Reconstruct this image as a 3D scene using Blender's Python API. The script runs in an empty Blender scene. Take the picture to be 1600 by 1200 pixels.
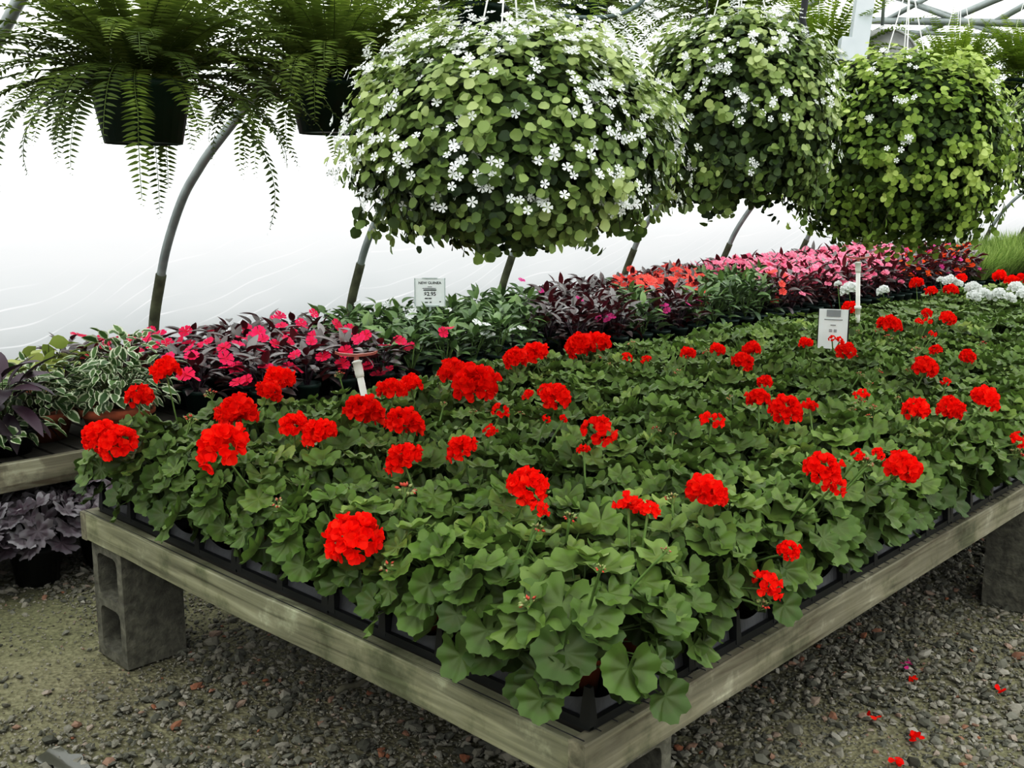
import bpy, math, random
import numpy as np
from mathutils import Vector, Matrix, noise

random.seed(7)
rng = np.random.default_rng(11)
PI = math.pi
S = bpy.context.scene
COL = S.collection

# ------------------------------------------------------------------ camera (world: +Y runs along the benches, camera above the aisle)
FPX, HZ, VPX, CH = 1608.0, 315.0, 2359.0, 1.45
TH = math.atan((600 - HZ) / FPX)
YAW = math.atan(((VPX - 800) / FPX) * math.cos(TH))
FW = np.array([-math.sin(YAW) * math.cos(TH), math.cos(YAW) * math.cos(TH), -math.sin(TH)])
RT = np.array([math.cos(YAW), math.sin(YAW), 0.0])
UP = np.cross(RT, FW)
C0 = np.array([0, 0, CH])
def ray(px, py): return RT * (px - 800) / FPX + UP * (600 - py) / FPX + FW
def atz(px, py, z):
    d = ray(px, py); return C0 + d * ((z - CH) / d[2])
def atx(px, py, x):
    d = ray(px, py); return C0 + d * (x / d[0])
def aty(px, py, y):
    d = ray(px, py); return C0 + d * (y / d[1])
def atd(px, py, t): return C0 + ray(px, py) * t
def proj(p):
    v = np.array(p) - C0; d = v @ FW
    return 800 + FPX * (v @ RT) / d, 600 - FPX * (v @ UP) / d, d

cam = bpy.data.objects.new('camera', bpy.data.cameras.new('camera'))
COL.objects.link(cam)
cam.location = (0, 0, CH)
cam.rotation_euler = (PI / 2 - TH, 0, YAW)
cam.data.sensor_width = 36
cam.data.lens = FPX / 1600 * 36
cam.data.clip_start = 0.05
S.camera = cam

# ------------------------------------------------------------------ materials
def new_mat(name):
    m = bpy.data.materials.new(name); m.use_nodes = True
    nt = m.node_tree; nt.nodes.clear()
    out = nt.nodes.new('ShaderNodeOutputMaterial')
    return m, nt, out
def N(nt, t, **kw):
    n = nt.nodes.new(t)
    for k, v in kw.items(): setattr(n, k, v)
    return n
def ramp(nt, stops):
    r = nt.nodes.new('ShaderNodeValToRGB')
    while len(r.color_ramp.elements) < len(stops): r.color_ramp.elements.new(0.5)
    for e, (p, c) in zip(r.color_ramp.elements, stops):
        e.position = p; e.color = (*c, 1)
    return r
def plain(name, col, rough=.6, spec=.4, var=.25, scale=12, bump=0.0, metal=0.0, transl=0.0, stretch=None):
    """principled colour with a noise variation"""
    m, nt, out = new_mat(name)
    tc = N(nt, 'ShaderNodeTexCoord')
    mp = N(nt, 'ShaderNodeMapping')
    if stretch: mp.inputs['Scale'].default_value = stretch
    nt.links.new(tc.outputs['Object'], mp.inputs['Vector'])
    no = N(nt, 'ShaderNodeTexNoise'); no.inputs['Scale'].default_value = scale; no.inputs['Detail'].default_value = 5
    nt.links.new(mp.outputs[0], no.inputs['Vector'])
    c = np.array(col)
    r = ramp(nt, [(.3, tuple(c * (1 - var))), (.7, tuple(np.minimum(c * (1 + var), 1)))])
    nt.links.new(no.outputs['Fac'], r.inputs[0])
    b = N(nt, 'ShaderNodeBsdfPrincipled')
    b.inputs['Roughness'].default_value = rough; b.inputs['Specular IOR Level'].default_value = spec; b.inputs['Metallic'].default_value = metal
    nt.links.new(r.outputs[0], b.inputs['Base Color'])
    if bump:
        bp = N(nt, 'ShaderNodeBump'); bp.inputs['Strength'].default_value = bump; bp.inputs['Distance'].default_value = .02
        nt.links.new(no.outputs['Fac'], bp.inputs['Height']); nt.links.new(bp.outputs[0], b.inputs['Normal'])
    if transl:
        t = N(nt, 'ShaderNodeBsdfTranslucent'); nt.links.new(r.outputs[0], t.inputs[0])
        mx = N(nt, 'ShaderNodeMixShader'); mx.inputs[0].default_value = transl
        nt.links.new(b.outputs[0], mx.inputs[1]); nt.links.new(t.outputs[0], mx.inputs[2])
        nt.links.new(mx.outputs[0], out.inputs[0])
    else:
        nt.links.new(b.outputs[0], out.inputs[0])
    return m
def leafmat(name, stops, rough=.42, spec=.45, transl=.2, radial=None, back=None, objvar=.25):
    """leaf colour from the per-leaf random value (red channel of 'tint'); radial = colour mixed in by the green channel"""
    m, nt, out = new_mat(name)
    at = N(nt, 'ShaderNodeAttribute', attribute_name='tint')
    sp = N(nt, 'ShaderNodeSeparateColor'); nt.links.new(at.outputs['Color'], sp.inputs[0])
    r = ramp(nt, stops); nt.links.new(sp.outputs[0], r.inputs[0])
    col = r.outputs[0]
    if radial:
        mx = N(nt, 'ShaderNodeMix', data_type='RGBA')
        rr = ramp(nt, [(0.0, (.5, .5, .5)), (.3, (.75, .75, .75)), (.55, (.85,) * 3), (.72, (0, 0, 0))]) if radial[1] == 'zone' else ramp(nt, [(radial[1], (0, 0, 0)), (radial[2], (1, 1, 1))])
        nt.links.new(sp.outputs[1], rr.inputs[0])
        if radial[1] == 'zone':
            mu = N(nt, 'ShaderNodeMath', operation='MULTIPLY'); mu.inputs[1].default_value = radial[2]
            nt.links.new(rr.outputs[0], mu.inputs[0]); fac = mu.outputs[0]
        else: fac = rr.outputs[0]
        nt.links.new(fac, mx.inputs['Factor']); nt.links.new(col, mx.inputs[6]); mx.inputs[7].default_value = (*radial[0], 1)
        col = mx.outputs[2]
    oi = N(nt, 'ShaderNodeObjectInfo')
    mr = N(nt, 'ShaderNodeMapRange'); mr.inputs[3].default_value = 1 - objvar; mr.inputs[4].default_value = 1 + objvar
    nt.links.new(oi.outputs['Random'], mr.inputs[0])
    vm = N(nt, 'ShaderNodeVectorMath', operation='SCALE'); nt.links.new(col, vm.inputs[0]); nt.links.new(mr.outputs[0], vm.inputs['Scale'])
    col = vm.outputs[0]
    if back:
        ge = N(nt, 'ShaderNodeNewGeometry'); mb = N(nt, 'ShaderNodeMix', data_type='RGBA')
        nt.links.new(ge.outputs['Backfacing'], mb.inputs['Factor']); nt.links.new(col, mb.inputs[6]); mb.inputs[7].default_value = (*back, 1)
        col = mb.outputs[2]
    b = N(nt, 'ShaderNodeBsdfPrincipled'); b.inputs['Roughness'].default_value = rough; b.inputs['Specular IOR Level'].default_value = spec
    nt.links.new(col, b.inputs['Base Color'])
    if transl:
        t = N(nt, 'ShaderNodeBsdfTranslucent'); nt.links.new(col, t.inputs[0])
        mx = N(nt, 'ShaderNodeMixShader'); mx.inputs[0].default_value = transl
        nt.links.new(b.outputs[0], mx.inputs[1]); nt.links.new(t.outputs[0], mx.inputs[2]); nt.links.new(mx.outputs[0], out.inputs[0])
    else: nt.links.new(b.outputs[0], out.inputs[0])
    return m
def woodmat(name, base, dark, axis):
    """weathered timber, grain along the given axis"""
    m, nt, out = new_mat(name)
    tc = N(nt, 'ShaderNodeTexCoord'); mp = N(nt, 'ShaderNodeMapping')
    mp.inputs['Scale'].default_value = (1.3, 22, 22) if axis == 0 else (22, 1.3, 22)
    nt.links.new(tc.outputs['Object'], mp.inputs['Vector'])
    no = N(nt, 'ShaderNodeTexNoise'); no.inputs['Scale'].default_value = 1.6; no.inputs['Detail'].default_value = 8; no.inputs['Distortion'].default_value = .9
    nt.links.new(mp.outputs[0], no.inputs['Vector'])
    r = ramp(nt, [(.30, dark), (.43, tuple(c * .78 for c in base)), (.55, base), (.72, tuple(min(1, c * 1.5) for c in base))])
    nt.links.new(no.outputs['Fac'], r.inputs[0])
    n2 = N(nt, 'ShaderNodeTexNoise'); n2.inputs['Scale'].default_value = 4.2; n2.inputs['Detail'].default_value = 6; n2.inputs['Roughness'].default_value = .65
    nt.links.new(tc.outputs['Object'], n2.inputs['Vector'])
    r2 = ramp(nt, [(.33, (.50, .54, .46)), (.46, (.95, .95, .92)), (.56, (1.0, 1.0, 1.0)), (.64, (1.55, 1.6, 1.6))])
    nt.links.new(n2.outputs['Fac'], r2.inputs[0])
    mx = N(nt, 'ShaderNodeMix', data_type='RGBA', blend_type='MULTIPLY'); mx.inputs['Factor'].default_value = 1
    nt.links.new(r.outputs[0], mx.inputs[6]); nt.links.new(r2.outputs[0], mx.inputs[7])
    b = N(nt, 'ShaderNodeBsdfPrincipled'); b.inputs['Roughness'].default_value = .75; b.inputs['Specular IOR Level'].default_value = .25
    nt.links.new(mx.outputs[2], b.inputs['Base Color'])
    bp = N(nt, 'ShaderNodeBump'); bp.inputs['Strength'].default_value = .25; bp.inputs['Distance'].default_value = .004
    nt.links.new(no.outputs['Fac'], bp.inputs['Height']); nt.links.new(bp.outputs[0], b.inputs['Normal'])
    nt.links.new(b.outputs[0], out.inputs[0])
    return m

HOOP_Y = [1.55, 2.754, 4.124, 5.531, 7.016, 8.505, 9.996, 11.3, 12.6, 14.05, 15.35, 16.8, 18.3, 19.8, 21.3, 22.8]
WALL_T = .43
def film_material():
    m, nt, out = new_mat('white_greenhouse_film')
    L = nt.links.new
    ge = N(nt, 'ShaderNodeNewGeometry'); sx = N(nt, 'ShaderNodeSeparateXYZ'); L(ge.outputs['Position'], sx.inputs[0])
    def M(op, a, b=None):
        n = N(nt, 'ShaderNodeMath', operation=op)
        for i, v in enumerate((a, b)):
            if v is None: continue
            if isinstance(v, (int, float)): n.inputs[i].default_value = v
            else: L(v, n.inputs[i])
        return n.outputs[0]
    t = M('FRACT', M('DIVIDE', M('SUBTRACT', sx.outputs[1], 2.754), 1.46))
    n1 = N(nt, 'ShaderNodeTexNoise'); n1.inputs['Scale'].default_value = .8; n1.inputs['Detail'].default_value = 2
    L(ge.outputs['Position'], n1.inputs['Vector'])
    c = M('SUBTRACT', sx.outputs[2], M('ADD', M('MULTIPLY', M('POWER', t, 2.3), .42), M('MULTIPLY', t, .10)))
    c = M('ADD', M('MULTIPLY', c, 10.0), M('MULTIPLY', n1.outputs[0], 4.2))
    f = M('ABSOLUTE', M('SUBTRACT', M('FRACT', c), .5))
    line = M('SUBTRACT', 1.0, M('MULTIPLY', f, 18.0)); line = M('MAXIMUM', line, 0.0)
    fl = M('FLOOR', c); wn = N(nt, 'ShaderNodeTexWhiteNoise', noise_dimensions='1D'); L(fl, wn.inputs['W'])
    n2 = N(nt, 'ShaderNodeTexNoise'); n2.inputs['Scale'].default_value = 1.9; L(ge.outputs['Position'], n2.inputs['Vector'])
    msk = M('MULTIPLY', M('MAXIMUM', M('MULTIPLY', M('SUBTRACT', n2.outputs[0], .40), 4.0), 0.0), wn.outputs[0])
    line = M('MINIMUM', M('MULTIPLY', line, msk), 1.0)
    n3 = N(nt, 'ShaderNodeTexNoise'); n3.inputs['Scale'].default_value = 2.5; n3.inputs['Detail'].default_value = 6
    mp = N(nt, 'ShaderNodeMapping'); mp.inputs['Scale'].default_value = (1, .6, 2.5); L(ge.outputs['Position'], mp.inputs[0]); L(mp.outputs[0], n3.inputs[0])
    r = ramp(nt, [(.3, (.70, .725, .725)), (.7, (.76, .78, .775))]); L(n3.outputs[0], r.inputs[0])
    # dimmer daylight low on the wall is painted in: film colour darkens downwards
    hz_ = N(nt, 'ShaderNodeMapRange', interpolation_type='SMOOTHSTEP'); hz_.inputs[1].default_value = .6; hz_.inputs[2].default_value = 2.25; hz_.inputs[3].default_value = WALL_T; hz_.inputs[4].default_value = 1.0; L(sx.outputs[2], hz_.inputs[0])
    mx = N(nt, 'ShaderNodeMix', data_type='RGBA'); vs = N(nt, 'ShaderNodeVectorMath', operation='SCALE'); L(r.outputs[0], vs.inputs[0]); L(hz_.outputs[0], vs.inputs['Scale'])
    L(line, mx.inputs['Factor']); L(vs.outputs[0], mx.inputs[6]); mx.inputs[7].default_value = (.75, .76, .76, 1)
    tr = N(nt, 'ShaderNodeBsdfTranslucent'); L(mx.outputs[2], tr.inputs[0])
    df = N(nt, 'ShaderNodeBsdfDiffuse'); df.inputs[0].default_value = (.8, .8, .8, 1)
    ms = N(nt, 'ShaderNodeMixShader'); ms.inputs[0].default_value = .15
    L(tr.outputs[0], ms.inputs[1]); L(df.outputs[0], ms.inputs[2]); L(ms.outputs[0], out.inputs[0])
    return m
def ground_material():
    m, nt, out = new_mat('sandy_gravel_ground')
    L = nt.links.new
    tc = N(nt, 'ShaderNodeTexCoord')
    n1 = N(nt, 'ShaderNodeTexNoise'); n1.inputs['Scale'].default_value = 1.1; n1.inputs['Detail'].default_value = 4; L(tc.outputs['Object'], n1.inputs[0])
    n2 = N(nt, 'ShaderNodeTexNoise'); n2.inputs['Scale'].default_value = 60; n2.inputs['Detail'].default_value = 6; L(tc.outputs['Object'], n2.inputs[0])
    v = N(nt, 'ShaderNodeTexVoronoi'); v.inputs['Scale'].default_value = 70; L(tc.outputs['Object'], v.inputs[0])
    r1 = ramp(nt, [(.35, (.15, .148, .09)), (.65, (.215, .20, .135))]); L(n1.outputs[0], r1.inputs[0])
    r2 = ramp(nt, [(.2, (.5, .5, .48)), (.8, (1.45, 1.45, 1.4))]); L(n2.outputs[0], r2.inputs[0])
    mx = N(nt, 'ShaderNodeMix', data_type='RGBA', blend_type='MULTIPLY'); mx.inputs['Factor'].default_value = 1; L(r1.outputs[0], mx.inputs[6]); L(r2.outputs[0], mx.inputs[7])
    b = N(nt, 'ShaderNodeBsdfPrincipled'); b.inputs['Roughness'].default_value = .85; b.inputs['Specular IOR Level'].default_value = .25
    L(mx.outputs[2], b.inputs['Base Color'])
    ad = N(nt, 'ShaderNodeMath', operation='ADD'); L(n2.outputs[0], ad.inputs[0]); L(v.outputs['Distance'], ad.inputs[1])
    bp = N(nt, 'ShaderNodeBump'); bp.inputs['Strength'].default_value = .55; bp.inputs['Distance'].default_value = .012
    L(ad.outputs[0], bp.inputs['Height']); L(bp.outputs[0], b.inputs['Normal']); L(b.outputs[0], out.inputs[0])
    return m

MT = {}
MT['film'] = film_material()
MT['ground'] = ground_material()
MT['stone'] = leafmat('gravel_stone', [(0, (.09, .09, .07)), (.4, (.19, .185, .15)), (.75, (.28, .26, .21)), (.93, (.36, .34, .29)), (1, (.30, .13, .07))], rough=.8, spec=.25, transl=0)
MT['wood_end'] = woodmat('mossy_grey_timber_end', (.235, .23, .16), (.085, .08, .05), 0)
MT['wood_side'] = woodmat('weathered_grey_timber_side', (.21, .195, .145), (.10, .08, .055), 1)
MT['slat'] = plain('dark_slats', (.06, .055, .045), .8, .2, .4, 8)  # bed coloured dark so gaps between the plants read dark
MT['concrete'] = plain('rough_concrete', (.135, .13, .105), .95, .15, .35, 35, .5)
MT['black'] = plain('black_plastic', (.012, .013, .014), .35, .5, .3, 20)
MT['tray'] = plain('dark_grey_plastic', (.05, .05, .055), .4, .5, .3, 20)
MT['clay'] = plain('clay_orange_plastic', (.36, .085, .03), .55, .35, .2, 15)
MT['terra'] = plain('terracotta', (.42, .13, .065), .7, .3, .25, 10)
MT['gpot'] = plain('dark_green_plastic', (.008, .035, .026), .4, .5, .3, 10)
MT['soil'] = plain('dark_soil', (.02, .016, .012), .95, .1, .5, 40, .5)
MT['steel'] = plain('galvanised_steel', (.26, .285, .275), .5, .4, .2, 9, 0, .35)
MT['sleeve'] = plain('weathered_ground_sleeve', (.10, .105, .065), .7, .3, .5, 14)
MT['pvc'] = plain('white_pvc', (.72, .72, .66), .4, .45, .06, 10)
MT['rotor'] = plain('brown_plastic_rotor', (.36, .13, .10), .5, .4, .15, 30)
MT['wire'] = plain('white_wire', (.75, .75, .72), .4, .5, .05)
MT['cable'] = plain('black_cable', (.012, .012, .014), .5, .4, .2)
MT['hose'] = plain('grey_green_hose', (.09, .12, .11), .5, .4, .2)
MT['postpaint'] = plain('pale_grey_painted_metal', (.52, .56, .58), .5, .4, .05)
MT['fan'] = plain('grey_fan_guard', (.28, .28, .27), .5, .4, .2, 20)
MT['paper'] = plain('white_card', (.80, .83, .82), .5, .3, .03)
MT['ink'] = plain('grey_ink', (.07, .07, .07), .7, .2, .1)
MT['inkgrey'] = plain('pale_grey_ink', (.30, .31, .32), .7, .2, .1)
MT['signpost'] = plain('clear_grey_plastic', (.45, .5, .49), .4, .5, .1)
# plants
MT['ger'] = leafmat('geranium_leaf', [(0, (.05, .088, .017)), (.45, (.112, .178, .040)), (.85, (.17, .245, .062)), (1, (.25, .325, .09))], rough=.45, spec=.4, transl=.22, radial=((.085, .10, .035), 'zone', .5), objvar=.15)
MT['gstem'] = plain('geranium_stem', (.13, .20, .06), .55, .3, .2, 20, transl=.1)
MT['redpetal'] = leafmat('scarlet_petal', [(0, (.60, .004, .002)), (.5, (.93, .012, .004)), (1, (1.0, .055, .018))], rough=.6, spec=.15, transl=.32, objvar=.06)
MT['whitepetal'] = leafmat('white_petal', [(0, (.72, .74, .70)), (1, (.92, .93, .92))], rough=.6, spec=.15, transl=.3, objvar=.03)
MT['bud'] = leafmat('geranium_bud', [(0, (.22, .30, .10)), (.5, (.35, .36, .18)), (.75, (.45, .18, .12)), (1, (.65, .06, .04))], rough=.5, spec=.3, transl=.1)
MT['bronze'] = leafmat('bronze_impatiens_leaf', [(0, (.03, .013, .014)), (.35, (.08, .055, .05)), (.75, (.155, .138, .128)), (1, (.235, .215, .205))], rough=.28, spec=.85, transl=.1, back=(.15, .018, .026), objvar=.2)  # grey upper stops paint the glossy sheen into the leaf colour
MT['ngreen'] = leafmat('green_impatiens_leaf', [(0, (.045, .085, .03)), (.5, (.095, .16, .055)), (1, (.18, .27, .09))], rough=.32, spec=.6, transl=.18, objvar=.2)
for nm, a, b in (('crimson', (.70, .008, .05), (.97, .04, .17)), ('coral', (.75, .045, .04), (.95, .17, .13)), ('pink', (.86, .08, .22), (1.0, .38, .48)),
                 ('magenta', (.55, .02, .20), (.85, .12, .38)), ('orange', (.80, .05, .008), (.97, .16, .02)), ('white', (.75, .77, .74), (.93, .94, .93))):
    MT['imp_' + nm] = leafmat(nm + '_impatiens_petal', [(0, a), (1, b)], rough=.55, spec=.2, transl=.28, objvar=.08)
MT['bac'] = leafmat('bacopa_leaf', [(0, (.03, .06, .014)), (.35, (.14, .205, .055)), (.7, (.27, .35, .115)), (1, (.43, .50, .22))], rough=.45, spec=.45, transl=.3, objvar=0)
MT['bac2'] = leafmat('light_bacopa_leaf', [(0, (.035, .07, .012)), (.35, (.15, .23, .04)), (.7, (.30, .40, .09)), (1, (.46, .55, .18))], rough=.5, spec=.35, transl=.32, objvar=0)
MT['fern'] = leafmat('fern_frond', [(0, (.05, .078, .014)), (.5, (.15, .205, .036)), (1, (.33, .39, .10))], rough=.45, spec=.35, transl=.4, objvar=.05)
MT['fernlight'] = leafmat('light_fern_frond', [(0, (.08, .13, .015)), (.5, (.19, .27, .03)), (1, (.36, .43, .09))], rough=.45, spec=.35, transl=.35, objvar=.05)
MT['vari'] = leafmat('variegated_leaf', [(0, (.05, .11, .03)), (1, (.12, .20, .06))], rough=.45, spec=.4, transl=.25, radial=((.62, .66, .48), .55, .75))
MT['lime'] = leafmat('lime_leaf', [(0, (.18, .25, .05)), (1, (.48, .52, .20))], rough=.5, spec=.35, transl=.35)
MT['purple'] = leafmat('purple_leaf', [(0, (.022, .008, .016)), (1, (.07, .03, .05))], rough=.4, spec=.5, transl=.1)
MT['heu'] = leafmat('silver_purple_leaf', [(0, (.07, .055, .065)), (.5, (.17, .15, .16)), (1, (.34, .32, .33))], rough=.5, spec=.4, transl=.05, radial=((.06, .03, .045), 'zone', .8))
MT['grass'] = leafmat('soft_grass', [(0, (.12, .19, .04)), (1, (.36, .46, .16))], rough=.6, spec=.2, transl=.35)
MT['stemdark'] = plain('dark_stem', (.05, .06, .02), .6, .3, .3, 20)
def water_material():
    m, nt, out = new_mat('puddle_water')
    b = N(nt, 'ShaderNodeBsdfPrincipled'); b.inputs['Base Color'].default_value = (.09, .09, .07, 1); b.inputs['Roughness'].default_value = .04; b.inputs['Specular IOR Level'].default_value = .8
    no = N(nt, 'ShaderNodeTexNoise'); no.inputs['Scale'].default_value = 9
    bp = N(nt, 'ShaderNodeBump'); bp.inputs['Strength'].default_value = .03
    nt.links.new(no.outputs[0], bp.inputs['Height']); nt.links.new(bp.outputs[0], b.inputs['Normal']); nt.links.new(b.outputs[0], out.inputs[0])
    return m
MT['water'] = water_material()

# ------------------------------------------------------------------ mesh helpers
class Geo:
    def __init__(s): s.V = []; s.F = []; s.T = []; s.M = []; s.n = 0
    def add(s, V, F, tint=(.5, .5), mi=0):
        V = np.asarray(V, float); k = len(V); o = s.n
        s.V.append(V)
        s.F.extend([[i + o for i in f] for f in F])
        T = np.zeros((k, 2)); T[:] = tint
        s.T.append(T); s.M.extend([mi] * len(F)); s.n += k
    def scatter(s, tmpl, R, P, sc, rnd, mi=0):
        """copies of a template (V, F, radial): R (n,3,3) rotations, P (n,3), sc (n,) or (n,3), rnd (n,)"""
        TV, TF, TR = tmpl
        TV = np.asarray(TV, float); n = len(P); k = len(TV)
        if n == 0: return
        sc = np.asarray(sc, float)
        if sc.ndim == 1: sc = np.repeat(sc[:, None], 3, 1)
        V = np.einsum('nij,nkj->nki', R, TV[None] * sc[:, None, :]) + np.asarray(P)[:, None, :]
        s.V.append(V.reshape(-1, 3))
        T = np.zeros((n, k, 2)); T[:, :, 0] = np.asarray(rnd)[:, None]; T[:, :, 1] = np.asarray(TR)[None]
        s.T.append(T.reshape(-1, 2))
        for i in range(n):
            o = s.n + i * k
            s.F.extend([[a + o for a in f] for f in TF])
        s.M.extend([mi] * (n * len(TF))); s.n += n * k
    def box(s, c, d, R=None, mi=0, bev=0):
        x, y, z = (v / 2 for v in d)
        V = np.array([[a * x, b * y, e * z] for a in (-1, 1) for b in (-1, 1) for e in (-1, 1)])
        if R is not None: V = V @ np.asarray(R).T
        s.add(V + np.array(c), [[0, 1, 3, 2], [4, 6, 7, 5], [0, 4, 5, 1], [2, 3, 7, 6], [0, 2, 6, 4], [1, 5, 7, 3]], mi=mi)
    def tube(s, P, r, n=8, cap=True, tint=(.5, .5), mi=0):
        P = np.asarray(P, float); m = len(P)
        r = np.broadcast_to(np.asarray(r, float), (m,))
        Tn = np.gradient(P, axis=0); Tn /= np.linalg.norm(Tn, axis=1)[:, None] + 1e-12
        a = np.array([0, 0, 1.0]) if abs(Tn[0][2]) < .9 else np.array([1.0, 0, 0])
        u = np.cross(Tn[0], a); u /= np.linalg.norm(u)
        V = []
        for i in range(m):
            u = u - Tn[i] * (u @ Tn[i]); u /= np.linalg.norm(u); w = np.cross(Tn[i], u)
            for j in range(n):
                t = 2 * PI * j / n; V.append(P[i] + r[i] * (u * math.cos(t) + w * math.sin(t)))
        F = [[i * n + j, i * n + (j + 1) % n, (i + 1) * n + (j + 1) % n, (i + 1) * n + j] for i in range(m - 1) for j in range(n)]
        if cap: F += [list(range(n))[::-1], [(m - 1) * n + j for j in range(n)]]
        s.add(V, F, tint, mi)
    def lathe(s, prof, n=20, c=(0, 0, 0), mi=0):
        V = [(c[0] + r * math.cos(2 * PI * j / n), c[1] + r * math.sin(2 * PI * j / n), c[2] + z) for r, z in prof for j in range(n)]
        F = [[i * n + j, i * n + (j + 1) % n, (i + 1) * n + (j + 1) % n, (i + 1) * n + j] for i in range(len(prof) - 1) for j in range(n)]
        s.add(V, F, mi=mi)
    def arrays(s): return np.concatenate(s.V), s.F, np.concatenate(s.T), s.M
    def mesh(s, name, mats, smooth=True):
        V, F, T, M = s.arrays()
        me = bpy.data.meshes.new(name)
        me.from_pydata(V.tolist(), [], F)
        for m in (mats if isinstance(mats, (list, tuple)) else [mats]): me.materials.append(m)
        if isinstance(mats, (list, tuple)) and len(mats) > 1: me.polygons.foreach_set('material_index', np.array(M, dtype=np.int32))
        if smooth: me.polygons.foreach_set('use_smooth', np.ones(len(F), dtype=bool))
        at = me.attributes.new('tint', 'FLOAT_COLOR', 'POINT')
        c = np.ones((len(V), 4), dtype=np.float32); c[:, :2] = T; c[:, 2] = 0
        at.data.foreach_set('color', c.ravel())
        me.update()
        return me
def link(name, me, parent=None, loc=None, rz=None):
    o = bpy.data.objects.new(name, me); COL.objects.link(o)
    if parent is not None: o.parent = parent
    if loc is not None: o.location = loc
    if rz is not None: o.rotation_euler = (0, 0, rz)
    return o
def thing(name, label, cat, loc=(0, 0, 0), rz=0, group=None):
    o = bpy.data.objects.new(name, None); COL.objects.link(o); o.empty_display_size = .05
    o.location = loc; o.rotation_euler = (0, 0, rz)
    return tag(o, label, cat, group)
def tag(o, label, cat, group=None, kind=None):
    if label: o['label'] = label
    if cat: o['category'] = cat
    if group: o['group'] = group
    if kind: o['kind'] = kind
    return o
def struct(name, me):
    o = link(name, me); o['kind'] = 'structure'; return o
def dup(o, parent, loc=None, rz=None):
    c = o.copy(); COL.objects.link(c); c.parent = parent
    if loc is not None: c.location = loc
    if rz is not None: c.rotation_euler = (0, 0, rz)
    return c
def frames(Nrm, Tip):
    """rotation matrices whose z is Nrm and whose y points along Tip"""
    z = Nrm / (np.linalg.norm(Nrm, axis=1)[:, None] + 1e-9)
    y = Tip - z * np.sum(Tip * z, 1)[:, None]; y /= np.linalg.norm(y, axis=1)[:, None] + 1e-9
    x = np.cross(y, z)
    return np.stack([x, y, z], axis=2)
def sph(n, r=rng):
    v = r.normal(size=(n, 3)); return v / np.linalg.norm(v, axis=1)[:, None]
ORD = ['zeroth', 'first', 'second', 'third', 'fourth', 'fifth', 'sixth', 'seventh', 'eighth', 'ninth', 'tenth', 'eleventh', 'twelfth', 'thirteenth', 'fourteenth', 'fifteenth', 'sixteenth', 'seventeenth', 'eighteenth', 'nineteenth']
TENS = ['', '', 'twent', 'thirt', 'fort', 'fift', 'sixt']
def ordinal(i):
    if i < 20: return ORD[i]
    t, u = divmod(i, 10)
    return TENS[t] + 'ieth' if u == 0 else TENS[t] + 'y-' + ORD[u]

# ------------------------------------------------------------------ leaf templates
def geranium_leaf(nb=44, lobes=7, ruf=.06, notch=.85, cup=.20, lobe_amp=.07, cren=.026):
    V = [(0, 0, 0)]; T = [0]
    rings = (.34, .7, 1.0)
    for q in rings:
        for j in range(nb):
            a = -PI + 2 * PI * (j + .5) / nb            # 0 = tip (+y)
            r = 1 + lobe_amp * (abs(math.cos(lobes * a / 2)) * 2 - 1.2) * q + cren * (1.0 if j % 2 else -1.0) * (q == 1.0) * (nb > 30)
            r *= 1 - notch * math.exp(-((PI - abs(a)) / .20) ** 2)
            rr = r * q
            z = cup * (q ** 1.6) - .06 * (1 - q) + ruf * math.cos(lobes * a + .6) * q * q + .05 * math.sin(2 * a + 1) * q + .10 * (abs(math.cos(lobes * a / 2)) - .6) * q * (nb > 30)
            V.append((rr * math.sin(a), rr * math.cos(a), z)); T.append(q)
    F = [[0, 1 + j, 1 + (j + 1) % nb] for j in range(nb) if j != nb - 1]
    for k in range(2):
        for j in range(nb - 1):
            a, b = 1 + k * nb + j, 1 + (k + 1) * nb + j
            F.append([a, b, b + 1, a + 1])
    F = [f[::-1] for f in F]
    return V, F, T
def lance_leaf(w=.2, fold=.10, droop=.25, seg=5, bulge=.42):
    """pointed leaf of unit length along +y, folded along the midrib"""
    V = []; T = []
    for i in range(seg + 1):
        t = i / seg
        h = w * (math.sin(PI * min(1, t ** (.85))) ** .8 if 0 < t < 1 else 0.0)
        y = t; z = -droop * t * t
        V += [(-h, y, z + fold * h / w), (0, y, z), (h, y, z + fold * h / w)]; T += [1, 0, 1]
    F = []
    for i in range(seg):
        a = 3 * i
        F += [[a, a + 1, a + 4, a + 3], [a + 1, a + 2, a + 5, a + 4]]
    return V, F, T
def round_leaf():
    V = [(0, 0, 0), (0, .5, -.03), (0, 1, -.12), (-.42, .25, .06), (-.46, .62, .05), (.42, .25, .06), (.46, .62, .05), (-.2, .93, -.06), (.2, .93, -.06)]
    F = [[0, 1, 4, 3], [0, 5, 6, 1], [1, 2, 7, 4], [1, 6, 8, 2]]
    return V, F, [0, .2, 1, .8, 1, .8, 1, 1, 1]
def five_petal(notch=.25, cup=.12, n=4, w=1.0):
    """flat open five-petalled flower of unit radius"""
    V = [(0, 0, 0)]; F = []; T = [0]
    for p in range(5):
        b = 2 * PI * p / 5; o = len(V)
        for da, r, z in ((-.50, .55, cup * .4), (-.56, .88, cup), (-.2, 1.0, cup), (0, 1 - notch * .5, cup * .8), (.2, 1.0, cup), (.56, .88, cup * 1.2), (.50, .55, cup * .5)):
            V.append((r * math.cos(b + da * w), r * math.sin(b + da * w), z)); T.append(r)
        for i in range(6): F.append([0, o + i, o + i + 1])
    return V, F, T
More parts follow.
